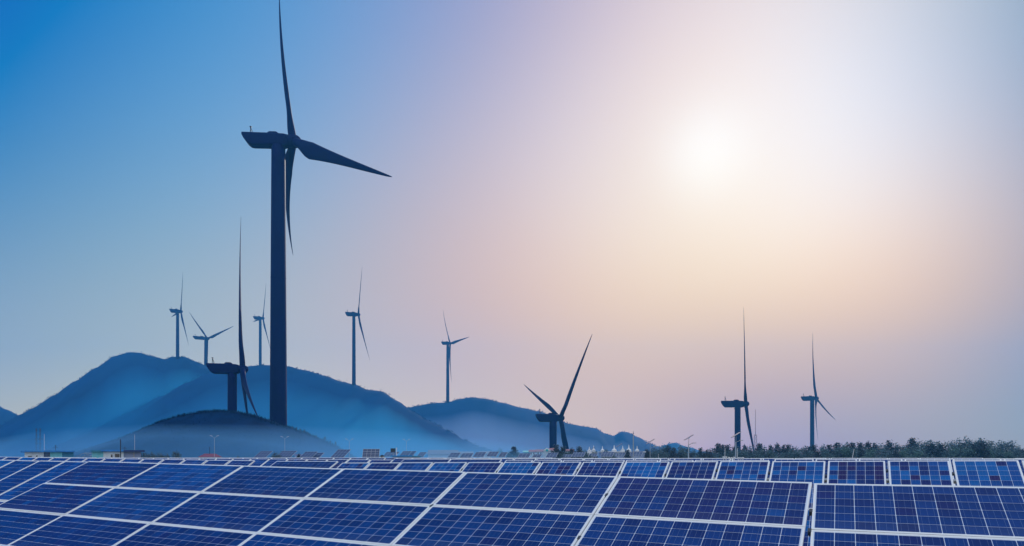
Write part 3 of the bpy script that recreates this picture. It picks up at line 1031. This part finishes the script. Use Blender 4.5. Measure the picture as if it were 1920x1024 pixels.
def flat_house(label, d, roof, walls, windows, ridge=None, depth=6.0, rot=0.0):
    """flat-roofed building; roof=(px0,px1,ytop,ybottom,material) strips, walls=(px0,px1,material,setback), windows=(px0,px1,y0,y1,kind)"""
    xl, xr = wx(walls[0][0], d), wx(walls[-1][1], d)
    gz = ground_z((xl + xr) / 2, d)
    t = thing('flat_roofed_building', label, 'building', ((xl + xr) / 2, d, gz))
    t.rotation_euler.z = -math.atan2((xl + xr) / 2, d)          # front turned towards the field
    t.scale.x = math.cos(t.rotation_euler.z)
    off = Vector(((xl + xr) / 2, d, gz))
    ztop = wz(roof[0][3], d)
    for i, (a, b, m, sb) in enumerate(walls):
        q = MB().box(wx(a, d) - off.x, wx(b, d) - off.x, sb + .003 * i, depth - .01 * i, -.2, ztop - gz)
        link('wall', q.mesh('wall', m), t)
    for i, (a, b, y0, y1, m) in enumerate(roof):
        q = MB().box(wx(a, d) - off.x, wx(b, d) - off.x, -.6 + .01 * i, depth + .4, wz(y1, d) - gz + .004 + .002 * i, wz(y0, d) - gz + .002 * i)
        link('roof', q.mesh('roof', m), t)
    for a, b, y0, y1, kind in windows:
        q = MB()
        x0, x1, z0, z1 = wx(a, d) - off.x, wx(b, d) - off.x, wz(y1, d) - gz, wz(y0, d) - gz
        q.box(x0 - .05, x1 + .05, -.05, .04, z0 - .05, z1 + .05)
        w = link(kind, q.mesh(kind, M_white), t)
        link('pane', MB().box(x0, x1, -.07, -.04, z0, z1).mesh('pane', M_glass), w)
    return t


flat_house('blue-roofed white building with a turquoise and teal end, farthest left', 120, [(40, 82, 845.5, 848, M_blue_roof), (80, 141, 845, 847.5, M_blue_roof)],
           [(47, 82, M_wall_w, 0), (81, 94, M_wall_g, 1.2), (94, 117, M_wall_t, .1), (116.5, 139, M_wall_b, .2)],
           [(53, 60, 855, 857, 'window'), (68, 70.5, 854, 857, 'window')])
flat_house('blue-roofed building with a pale green end, behind a dark utility pole', 120, [(171, 190, 844, 847.3, M_wall_b), (185, 232, 843.6, 846.8, M_blue_roof), (231, 272, 843.8, 847.2, M_blue_dark)],
           [(173, 195, M_wall_t, .1), (194, 232, M_wall_w, 0), (231.5, 265, M_wall_g, .3)],
           [(208, 211, 852.5, 857.5, 'window'), (215.5, 224, 851, 857.5, 'window'), (251, 252, 848, 857.5, 'window')])
flat_house('low sky-blue roofed shed crossing in front of the hazy arrays', 130, [(733, 773, 854.2, 856.2, mat('bright_blue_sheet', (0.02, 0.30, 0.75), .5)), (772, 790, 855, 857, M_wall_b)], [(736, 788, M_wall_g, .5)], [], depth=3)


def gable_house(label, d, px0, px1, y_eave, y_ridge, wall, roof, wins=(), depth=7.0, name='house', side=True, hip=0.0):
    x0, x1 = wx(px0, d), wx(px1, d)
    cx = (x0 + x1) / 2
    gz = stand_z(cx, d)
    t = thing(name, label, 'house', (cx, d, gz))
    t.rotation_euler.z = -math.atan2(cx, d)
    t.scale.x = math.cos(t.rotation_euler.z)
    w = (x1 - x0) / 2
    ze, zr = wz(y_eave, d) - gz, wz(y_ridge, d) - gz
    link('wall', MB().box(-w * .92, w * .92, 0, depth, -.3, ze - .02).mesh('wall', wall), t)
    q = MB()
    o = .35
    hp = w * hip
    if side:        # ridge runs across the view
        pts = [(-w, -o, ze), (w, -o, ze), (w, depth + o, ze), (-w, depth + o, ze), (-w + hp, depth / 2, zr), (w - hp, depth / 2, zr)]
        q.add(pts, [(0, 1, 5, 4), (2, 3, 4, 5), (0, 4, 3), (1, 2, 5), (0, 3, 2, 1)])
    else:           # gable faces the viewer
        pts = [(-w, -o, ze), (w, -o, ze), (0, -o, zr), (-w, depth + o, ze), (w, depth + o, ze), (0, depth + o, zr)]
        q.add(pts, [(0, 2, 5, 3), (1, 4, 5, 2), (0, 1, 2), (3, 5, 4), (0, 3, 4, 1)])
    link('roof', q.mesh('roof', roof), t)
    for a, b, y0, y1 in wins:
        X0, X1, z0, z1 = wx(a, d) - cx, wx(b, d) - cx, wz(y1, d) - gz, wz(y0, d) - gz
        f = link('window', MB().box(X0 - .06, X1 + .06, -.06, .05, z0 - .06, z1 + .06).mesh('window', M_white), t)
        link('pane', MB().box(X0, X1, -.085, -.05, z0, z1).mesh('pane', M_glass), f)
    return t


h1 = gable_house('house with a broad dark red hipped roof behind the field', 140, 371, 417, 857, 850.5, M_wall_w, M_red, hip=.55)
link('chimney', MB().box(-.15, -.05, 3, 3.1, 2.9, 5.0).mesh('chimney', M_dark), h1)
gable_house('tiny red-roofed hut between two small solar arrays', 165, 552, 569, 855, 851.5, M_wall_w, M_red)
gable_house('small white gabled shed left of the long blue roof', 130, 711, 722, 856, 852.5, M_wall_w, M_dark, side=False, depth=3, name='shed', wins=[(715, 717, 856.2, 858)])
gable_house('long pale-roofed shed with a bright white gable edge', 170, 800, 862, 852.5, 843.5, M_wall_w, M_pale_roof, hip=.08, name='shed', depth=9)
gable_house('low white wall building seen over hazy arrays, the first of two', 172, 856, 888, 851.8, 846.5, M_wall_w, M_pale_roof, name='shed', depth=8)
gable_house('low white building seen over hazy arrays, the second of two', 172, 898, 922, 851.5, 845.8, M_wall_w, M_pale_roof, name='shed', depth=8)
gable_house('small turquoise-roofed kiosk left of the village', 175, 980, 993, 848, 844.8, M_wall_t, M_turq, depth=4)
gable_house('red-roofed white house, first in the village row', 175, 991, 1006, 847.5, 843, M_wall_w, M_red, wins=[(995, 997, 849, 852), (1000, 1002, 849, 852)])
gable_house('red-roofed white house with a small dormer, middle of the village row', 178, 1004, 1021, 847, 842.5, M_wall_w, M_red, wins=[(1008, 1010, 848.5, 852), (1013, 1015, 848.5, 852)])
gh = gable_house('white gabled house with a turquoise round window', 174, 1018, 1033, 845, 839.5, M_wall_w, M_wall_w, side=False)
q = MB().tube((0, -.40, wz(844.6, 174) - ground_z(0, 174) + .0), (0, -.36, wz(844.6, 174) - ground_z(0, 174)), .33, n=14)
link('round_window', q.mesh('round_window', mat('turquoise_glass', (0.05, 0.5, 0.55), .15)), gh)
gable_house('dark red-roofed house against the foot of the low dark turbine', 180, 1029, 1046, 845.5, 840, M_wall_w, M_red)
gable_house('small red-roofed house between dark trees', 182, 1060, 1076, 847, 842, M_wall_w, M_red)
# white temple hall with spires
d = 186
tx0, tx1 = wx(1128, d), wx(1209, d)
gz = stand_z((tx0 + tx1) / 2, d)
hall = thing('temple_hall', 'long low white hall with a dark band, under a row of white spires', 'building', ((tx0 + tx1) / 2, d, gz))
w = (tx1 - tx0) / 2
link('wall', MB().box(-w, w, 0, 6, -.2, wz(848.2, d) - gz).mesh('wall', M_wall_g), hall)
link('parapet', MB().box(-w - .3, w + .3, -.3, 6.3, wz(848.2, d) - gz + .003, wz(846.6, d) - gz).mesh('parapet', M_white), hall)
hx = (tx0 + tx1) / 2
SPIRES = [(1088, 836, .7), (1105, 837.5, 1), (1113, 835, .9), (1129.5, 836.5, 1), (1151.5, 834.5, 1.25), (1167.5, 835.5, 1.1), (1179, 833.5, 1.2), (1194.5, 836, 1.05)]
SP_LAB = ['small white spire rising above the dark trees, first of the row', 'white spire right of the first small one', 'white spire beside a pale round shape', 'stout white spire left of the long white hall',
          'widest white spire, above the left part of the hall', 'white spire right of the widest one', 'tall slim white spire left of the grey pole', 'last white spire, right of the grey pole']
for (px, py, s), lab in zip(SPIRES, SP_LAB):
    dd = 196
    p = at(px, py, dd)
    zb = stand_z(p.x, p.y)
    hgt = p.z - zb
    sp = thing('stupa', lab, 'spire', (p.x, p.y, zb), 'white spires')
    k = .62 * s
    z1 = wz(847, dd) - zb
    link('base', MB().lathe([(k * 1.25, -.1), (k * 1.25, z1 - .2), (k * 1.1, z1 - .15), (k * 1.1, z1), (k * .9, z1)], 10).mesh('base', M_white), sp)
    link('spire', MB().lathe([(k * .92, z1), (k * .95, z1 + .25 * (hgt - z1)), (k * .45, z1 + .42 * (hgt - z1)), (k * .28, z1 + .5 * (hgt - z1)), (.03, hgt)], 10).mesh('spire', M_white), sp)

# ================================================================== poles, lamps and lines
def lamp_post(label, px, ytop, d, kind='double', r=.04):
    p = at(px, ytop, d)
    zb = stand_z(p.x, p.y)
    t = thing('street_lamp', label, 'street lamp', (p.x, p.y, zb), 'street lamps beyond the field')
    h = p.z - zb
    if kind == 'double':
        link('pole', MB().tube((0, 0, -.1), (0, 0, h - .3), r * 1.25, r * .8, 10).mesh('pole', M_lamp), t)
        for s in (-1, 1):
            q = MB().tube((0, 0, h - .32), (s * .55, 0, h), r * .55, r * .45, 6)
            a = link('arm', q.mesh('arm', M_lamp), t)
            q = MB().loft([[(s * (.42 + .5 * f), y, h + .02 + .14 * f + z) for y, z in ((-w_, 0), (w_, 0), (w_ * .7, .09), (-w_ * .7, .09))] for f, w_ in ((0, .09), (.3, .15), (1, .08))])
            link('lamp_head', q.mesh('lamp_head', M_lamp), a)
    elif kind == 'solar':
        hp = h - 1.55
        link('pole', MB().tube((0, 0, -.1), (0, 0, hp), r * 1.3, r * 1.05, 10).mesh('pole', M_lamp), t)
        link('mast', MB().tube((0, 0, hp), (.06, 0, h - .45), r * .5, r * .4, 6).mesh('mast', M_galv), t)
        q = MB().loft([[(x - .03 * sg, y, h - .42 + .62 * x + z) for y, z in ((-.55, -.03), (.55, -.03), (.55, .03), (-.55, .03))] for x, sg in ((-.6, 1), (.75, 1))])
        link('solar_panel', q.mesh('solar_panel', M_faint), t)
        q = MB().tube((0, 0, hp - .05), (.7, 0, hp + .25), r * .5, n=6)
        q.box(.6, 1.2, -.12, .12, hp + .22, hp + .32)
        link('arm', q.mesh('arm', M_galv), t)
    return t


lamp_post('white double-arm street lamp in front of the red hipped roof', 402, 818.5, 140)
lamp_post('white double-arm street lamp on the right flank of the dark mound', 534, 820, 150)
lamp_post('white double-arm street lamp just past the foot of the mound', 655, 824.5, 150)
lamp_post('faint white double-arm street lamp above the hazy arrays', 762, 825, 165)
lamp_post('solar street lamp with tilted panel, left of the first round trees', 1219, 824, 120, 'solar')
lamp_post('solar street lamp with tilted panel, standing alone against the trees', 1291, 816, 110, 'solar', .08)
lamp_post('solar street lamp with tilted panel, in front of the blue turbine tower', 1379.5, 811, 110, 'solar', .08)
lamp_post('small solar street lamp in front of the white hall', 1160, 832, 150, 'solar', .05)
lamp_post('short solar street lamp among the dark trees by the spires', 1110, 838, 150, 'solar', .05)


def pole(label, px, ytop, d, r, m=M_white, lean=0.0, name='pole', cat='pole', extra=None):
    p = at(px, ytop, d)
    zb = stand_z(p.x, p.y)
    t = thing(name, label, cat, (p.x - lean * (p.z - zb), p.y, zb))
    link('shaft', MB().tube((0, 0, -.2), (lean * (p.z - zb), 0, p.z - zb), r * 1.2, r * .8, 9).mesh('shaft', m), t)
    if extra:
        extra(t, p.z - zb)
    return t


pole('thin white flagpole behind the leftmost building', 83, 814, 126, .03)
pole('thin pale pole behind the second blue-roofed building', 252.5, 815, 128, .03)


def arms(t, h):
    q = MB()
    q.box(-.75, .75, -.05, .05, h - 1.05, h - .93)
    for x in (-.65, 0, .65):
        q.tube((x, 0, h - .93), (x, 0, h - .72), .035, n=6)
    link('crossarm', q.mesh('crossarm', M_dark), t)


pole('dark utility pole in front of the second blue-roofed building', 226, 824, 116, .09, M_dark, name='utility_pole', cat='utility pole')
pole('tall grey-white pole with a thin top, among the white spires', 1187.5, 817, 130, .10, M_galv, extra=lambda t, h: link('aerial', MB().tube((0, 0, h - .05), (0, 0, h + .9), .03, n=5).mesh('aerial', M_dark), t))
pole('thin white pole in front of the trees, left of the lamp before the turbine', 1359.5, 841, 110, .045, lean=.03)
pole('thin white pole right beside the lamp before the blue turbine', 1382.5, 841, 112, .05)
pole('thin leaning white pole before the trees, right of the farthest turbine', 1601.5, 842, 110, .05, lean=.22)
pole('very short white post at the left end of the tree line', 1234.5, 851, 110, .035)
pole('short white post beside the dark square board', 743.5, 839.5, 140, .11)
# dark square board on a post
d = 140
p = at(737, 849, d)
gz = stand_z(p.x, p.y)
t = thing('notice_board', 'dark square board on a post above the hazy arrays', 'board', (p.x, p.y, gz))
link('panel', MB().box(-.5, .5, -.06, .06, wz(848, d) - gz, wz(840.8, d) - gz).mesh('panel', M_dark), t)
link('post', MB().tube((0, .1, -.1), (0, .1, wz(846, d) - gz), .05, n=8).mesh('post', M_galv), t)


# twin lattice masts with a power line, roof aerials, greenhouse frame, far radio mast
def lattice(mb, x, h0, h1, w0, w1, rr, n):
    for i in range(n):
        f0, f1 = i / n, (i + 1) / n
        z0, z1 = h0 + (h1 - h0) * f0, h0 + (h1 - h0) * f1
        a0, a1 = w0 + (w1 - w0) * f0, w0 + (w1 - w0) * f1
        c0 = [(x - a0, -a0, z0), (x + a0, -a0, z0), (x + a0, a0, z0), (x - a0, a0, z0)]
        c1 = [(x - a1, -a1, z1), (x + a1, -a1, z1), (x + a1, a1, z1), (x - a1, a1, z1)]
        for k in range(4):
            mb.tube(c0[k], c1[k], rr, n=4)
            mb.tube(c0[k], c1[(k + 1) % 4], rr * .6, n=4)
            mb.tube(c1[k], c1[(k + 1) % 4], rr * .6, n=4)


d = 190
for px, lab in ((68.2, 'dark lattice power mast over the leftmost building, left of the pair'), (75.3, 'dark lattice power mast over the leftmost building, right of the pair')):
    p = at(px, 803, d)
    zb = stand_z(p.x, p.y)
    t = thing('power_mast', lab, 'power mast', (p.x, p.y, zb), 'power masts')
    q = MB()
    lattice(q, 0, -.1, p.z - zb, .17, .10, .020, 9)
    link('lattice', q.mesh('lattice', M_dark), t)
    q = MB()
    for zz, hw in ((wz(823, d) - zb, .62), (wz(831, d) - zb, .40)):
        q.box(-hw * .6, hw, -.06, .06, zz - .05, zz + .05)
        q.tube((hw, 0, zz), (hw, 0, zz - .25), .04, n=5)
        q.tube((-hw * .6, 0, zz), (-hw * .6, 0, zz - .25), .04, n=5)
    link('crossarm', q.mesh('crossarm', M_dark), t)
q = MB()
pa, pb = at(67.5, 823.6, d), at(-160, 824.5, d + 10)
prev = pa
for k in range(1, 13):
    f = k / 12
    c = pa.lerp(pb, f) + Vector((0, 0, -.5 * math.sin(PI * f)))
    q.tube(prev, c, .022, n=5)
    prev = c
tag(link('power_line', q.mesh('power_line', M_dark)), 'thin dark power line running off to the left from the masts', 'power line')
for px, py, lab, dd in ((104, 834.5, 'dark roof aerial with crossbars on the leftmost building', 123), (234, 838, 'small roof aerial right of the dark utility pole', 123)):
    p = at(px, py, dd)
    zb = wz(845.2 if px < 200 else 844, dd) - .06
    t = thing('roof_aerial', lab, 'aerial', (p.x, p.y, zb), 'roof aerials')
    h = p.z - zb
    link('mast', MB().tube((0, 0, -.05), (0, 0, h), .03, n=6).mesh('mast', M_dark), t)
    q = MB()
    for f, w in ((.55, .42), (.72, .22), (.92, .18)):
        q.tube((-w, 0, h * f), (w, 0, h * f), .022, n=5)
        for x in (-.7, -.2, .3, .8):
            q.tube((x * w, -.2, h * f), (x * w, .2, h * f), .012, n=4)
    link('crossbar', q.mesh('crossbar', M_dark), t)
d = 124
p = at(158, 857, d)
gz = ground_z(p.x, p.y)
t = thing('greenhouse_frame', 'bare grey gabled frame standing between the two blue-roofed buildings', 'frame', (p.x, p.y, gz))
w0, ze, zr = 1.42, wz(855.5, d) - gz, wz(849.5, d) - gz
for y in (0, 2, 4):
    q = MB()
    for s in (-1, 1):
        q.tube((s * w0, y, -.1), (s * w0, y, ze), .03, n=5)
        q.tube((s * w0, y, ze), (0, y, zr), .03, n=5)
        q.tube((s * w0 * .5, y, (ze + zr) / 2), (s * w0 * .5, y, ze), .02, n=5)
    q.tube((-w0, y, ze), (w0, y, ze), .025, n=5)
    q.tube((0, y, ze), (0, y, zr), .02, n=5)
    link('truss', q.mesh('truss', M_galv), t)
q = MB()
for s, z in ((-1, ze), (0, zr), (1, ze)):
    q.tube((s * w0, 0, z), (s * w0, 4, z), .025, n=5)
link('purlin', q.mesh('purlin', M_galv), t)
d = 520
p = at(1416.5, 768, d)
zb = stand_z(p.x, p.y)
t = thing('radio_mast', 'faint reddish lattice radio mast right of the blue turbine', 'radio mast', (p.x, p.y, zb))
M_mast = mat('faded_red_steel', (0.22, 0.12, 0.15), .7)
q = MB()
lattice(q, 0, -.5, (p.z - zb) * .80, 1.5, .8, .10, 20)
link('lattice', q.mesh('lattice', M_mast), t)
link('aerial', MB().tube((0, 0, (p.z - zb) * .79), (0, 0, p.z - zb), .20, .12, 6).mesh('aerial', M_mast), t)
# small white caps standing on the top rail in front of the trees
for i, (px, py) in enumerate(((1356.5, 857.2), (1361.5, 857.2), (1367, 858.2), (1371.8, 858.8), (1376.5, 857.8), (1385, 858.8), (1389, 859), (1393, 858.6))):
    p = at(px, py, 21.5)
    o = tag(link('cap', MB().lathe([(.012, -.09), (.012, -.02), (.034, -.018), (.034, .008), (.02, .02)], 10).mesh('cap', M_white)), 'one of the small white caps on the top rail below the blue turbine', 'cap', 'white caps on the rail')
    o.location = p

# ================================================================== trees
TOP = [(1212, 845), (1226, 838.5), (1240, 835.5), (1253, 837), (1264, 841), (1279, 836), (1289, 838), (1301, 843.5), (1312, 843), (1325, 846), (1336, 839.5), (1347, 833.5), (1355, 836), (1365, 837.5), (1374, 841), (1382, 836.5), (1398, 837),
       (1409, 836), (1424, 833.5), (1434, 837), (1445, 838), (1457, 834.5), (1468, 837.5), (1477, 836.5), (1490, 837), (1504, 837), (1516, 839), (1526, 836.5), (1541, 834), (1555, 836), (1570, 832), (1584, 830.5), (1596, 832), (1612, 833),
       (1627, 831.5), (1640, 834), (1652, 832), (1666, 829.5), (1684, 831.5), (1697, 833), (1712, 823.5), (1728, 826.5), (1745, 824.5), (1760, 827), (1774, 829), (1786, 826.5), (1799, 823.5), (1815, 820), (1832, 823), (1843, 822.5), (1858, 825.5), (1879, 825),
       (1894, 825.5), (1910, 836), (1925, 838)]
SPECIAL = {1240: 'rounded dark tree at the left end of the tree line', 1279: 'dark tree behind the solar lamp with the tilted panel', 1347: 'pointed dark pine left of the blue turbine tower', 1424: 'pointed pine at the foot of the faint radio mast',
           1457: 'pointed pine between the blue turbine and the farthest turbine', 1526: 'dark tree at the foot of the farthest turbine', 1584: 'dark tree above the thin leaning pole', 1712: 'open pine standing above its neighbours in the tree line',
           1815: 'tallest rounded tree of the line, near the right end', 1879: 'spreading flat-topped tree at the right end of the line', 1799: 'bushy tree just left of the tallest rounded one', 1745: 'rounded tree right of the open pine'}
MARKS = [(1205, 'the last white spire'), (1246, 'the first rounded tree'), (1291, 'the solar lamp standing alone'), (1383, 'the blue turbine tower'), (1418, 'the faint radio mast'), (1462, 'the pointed pine between two turbines'), (1523, 'the farthest turbine'),
         (1603, 'the thin leaning pole'), (1716, 'the open pine'), (1820, 'the tallest rounded tree'), (1883, 'the spreading flat-topped tree')]
NTH = ('first', 'second', 'third', 'fourth', 'fifth', 'sixth', 'seventh', 'eighth', 'ninth')
counted = {}


def skyline_label(px, kind):
    m = [k for x, k in MARKS if x <= px][-1]
    n = counted[m] = counted.get(m, -1) + 1
    return f"{'dark pine' if kind == 'pine' else 'dark leafy tree'} in the tree line, {NTH[n]} right of {m}"


for px, py in TOP:
    d = 190 + trng.uniform(-6, 10)
    kind = 'pine' if (px < 1690 and trng.random() < .62) or px in (1712, 1347, 1424, 1457) else 'broad'
    if px in (1240, 1279, 1815, 1879, 1745, 1799):
        kind = 'broad'
    left = px < 1690
    tree(kind, px + trng.uniform(-2, 2), py - (1.5 if kind == 'pine' else 0.5), d, SPECIAL.get(px) or skyline_label(px, kind),
         'trees in the long tree line', wide=1.05 if kind == 'broad' else .92, base=-2.8)
for i in range(96):
    px = 1205 + 740 * (i + trng.random()) / 96
    py = lerp_pts(TOP, px)[0]
    py = py + (858 - py) * trng.uniform(.18, .62)
    kind = trng.choice(('pine', 'broad', 'broad')) if px < 1560 else trng.choice(('broad', 'broad', 'bright', 'pine'))
    lab = {'pine': 'low dark pine at the front of the tree line', 'broad': 'low dark leafy tree at the front of the tree line', 'bright': 'low lighter-green tree at the front of the tree line'}[kind]
    tree(kind, px, py, 172 + trng.uniform(-8, 10), lab, 'low trees before the tree line', wide=1.15, base=-2.8)
for px, py, kind, d, lab, wd in (
        (268, 847.5, 'broad', 126, 'dark bush against the end wall of the second blue-roofed building', 1.0), (277, 850, 'broad', 130, 'low dark bush, second in the hedge right of the buildings', 1.0), (286, 848, 'broad', 130, 'round dark bush, third in the hedge right of the buildings', 1.0),
        (296, 849.5, 'broad', 131, 'dark bush in the middle of the hedge right of the buildings', 1.0), (304, 850.5, 'broad', 131, 'low bush, second from the right end of the hedge', 1.0), (311, 850, 'broad', 132, 'bush at the right end of the hedge', 1.0),
        (330, 843.5, 'broad', 134, 'round dark tree standing alone left of the red hipped roof', .95), (338, 852.5, 'broad', 134, 'low bush at the foot of the lone round tree', 1.1), (447, 854.5, 'broad', 135, 'tiny dark bush right of the red hipped roof', .9),
        (518, 847, 'broad', 146, 'dark bush between two small solar arrays below the mound', .9), (529, 845.5, 'broad', 156, 'dark shrub behind the lamp below the mound', .8), (560, 852, 'pine', 150, 'tiny dark tree before the small red-roofed hut', .8),
        (938, 840, 'broad', 200, 'small hazy tree left of the pale conical one', .8), (962.5, 838, 'pine', 170, 'pale conical tree standing alone left of the village', 1.1), (953, 848, 'broad', 168, 'low hazy bush left of the pale conical tree', 1.0),
        (973, 848, 'broad', 168, 'low hazy bush right of the pale conical tree', 1.0),
        (1044, 836, 'pine', 168, 'dark spiky pine in front of the low turbine tower', 1.0), (1054, 838.5, 'pine', 168, 'dark spiky pine right of the low turbine tower', 1.0), (1064, 843, 'broad', 166, 'dark bush between two village pines', .9),
        (1072, 842, 'pine', 168, 'dark narrow tree left of the widest violet array', .9), (1086, 837.5, 'pine', 170, 'dark pine below the first small white spire', 1.0), (1096, 842, 'broad', 168, 'dark tree right of the first small white spire', 1.0),
        (1115, 843, 'broad', 170, 'dark tree below the third white spire', .9), (1136, 842, 'broad', 170, 'dark tree left of the widest white spire', 1.0), (1177, 844, 'pine', 168, 'thin dark tree below the tall slim spire', .9),
        (1150, 851, 'broad', 158, 'low dark bush in front of the white hall', 1.0), (1104, 850, 'broad', 156, 'low dark bush between two violet arrays', 1.0), (1052, 849, 'broad', 158, 'low dark bush at the foot of the spiky pines', 1.0)):
    tree(kind, px, py, d, lab, None, wide=wd, name='bush' if 'bush' in lab or 'shrub' in lab else None)
for i, (px, py, lab) in enumerate(((548, 800.5, 'tiny pine on the mound just right of the huge tower'), (556, 802, 'second tiny pine right of the huge tower on the mound'), (563, 804.5, 'tiny pine in the clump on the right flank of the mound'),
                                   (571, 806, 'tallest pine of the clump on the right flank of the mound'), (577, 810.5, 'tiny pine at the lower end of the clump on the mound'), (593, 817, 'tiny lone bush on the right flank of the mound'),
                                   (609, 819.5, 'lone pine on the lower right flank of the mound'), (620, 827, 'tiny pine below the lone one on the mound'), (629, 829, 'lowest tiny pine at the right foot of the mound'))):
    p = at(px, py, 200)
    ip = lerp_pts(CR_M, px)[0]
    tree('pine', px, py - 1, 199, lab, None, wide=.9, base=wz(ip, 200) - .25)
tree('broad', 299, 789.5, 199, 'single dark bush on the left slope of the mound', None, wide=1.6, base=wz(lerp_pts(CR_M, 299)[0], 200) - .2, name='bush')


# ================================================================== haze and mist
def volume_mat(name, color, density, aniso):
    m = bpy.data.materials.new(name)
    m.use_nodes = True
    t = m.node_tree
    t.nodes.clear()
    o = t.nodes.new('ShaderNodeOutputMaterial')
    v = t.nodes.new('ShaderNodeVolumePrincipled')
    v.inputs['Color'].default_value = (*color, 1)
    v.inputs['Density'].default_value = density
    v.inputs['Anisotropy'].default_value = aniso
    t.links.new(v.outputs[0], o.inputs['Volume'])
    return m


hz = link('haze', MB().box(-2300, 2300, -650, 2000, VALLEY - 3, 330).mesh('haze', volume_mat('haze_air', HAZE_COL, HAZE_D, HAZE_G)))
hz['kind'] = 'stuff'


CR_F = [(-260, 884, 176), (-60, 830, 176), (120, 804, 176), (300, 796, 176), (520, 798, 176), (720, 806, 176), (900, 822, 177), (1060, 848, 178), (1200, 884, 178)]


def mist_bank(crest, lift, front, back, base, density, color, aniso, p=1.0, taper=8.0, n_s=70):
    """thicker air lying against the foot of a hill: a bank that thins out towards the crest"""
    mb = MB()
    ts = [-1 + i / 16 for i in range(16)] + [i / 6 for i in range(7)]
    x0, x1 = crest[0][0], crest[-1][0]
    m = len(ts)
    top, bot = [], []
    for i in range(n_s + 1):
        px = x0 + (x1 - x0) * i / n_s
        py, d = lerp_pts(crest, px)
        c = at(px, py, d)
        end = smooth(i / taper) * smooth((n_s - i) / 5.0)
        for t in ts:
            y = c.y + t * (front if t < 0 else back)
            z = base + max(0.0, c.z - base) * lift * (1 - abs(t)) ** p * end
            xx = c.x * (y / c.y)
            top.append((xx, y, z + .3))
            bot.append((xx, y, base - .3))
    n = len(top)
    fs = []
    for i in range(n_s):
        for j in range(m - 1):
            a, b_, c_, d_ = i * m + j, (i + 1) * m + j, (i + 1) * m + j + 1, i * m + j + 1
            fs.append((a, b_, c_, d_))
            fs.append((n + d_, n + c_, n + b_, n + a))
    for i in range(n_s):
        for j in (0, m - 1):
            a, b_ = i * m + j, (i + 1) * m + j
            fs.append((a, n + a, n + b_, b_) if j == 0 else (b_, n + b_, n + a, a))
    for i in (0, n_s):
        for j in range(m - 1):
            a, b_ = i * m + j, i * m + j + 1
            fs.append((b_, n + b_, n + a, a) if i == 0 else (a, n + a, n + b_, b_))
    mb.add(top + bot, fs)
    o = link('mist', mb.mesh('mist', volume_mat('mist_air', color, density, aniso)))
    o['kind'] = 'stuff'
    return o


for args in (MIST_A, MIST_B, MIST_C, MIST_M):
    mist_bank({"A": CR_A, "B": CR_B, "C": CR_C, "M": CR_F}[args[0]], *args[1:])
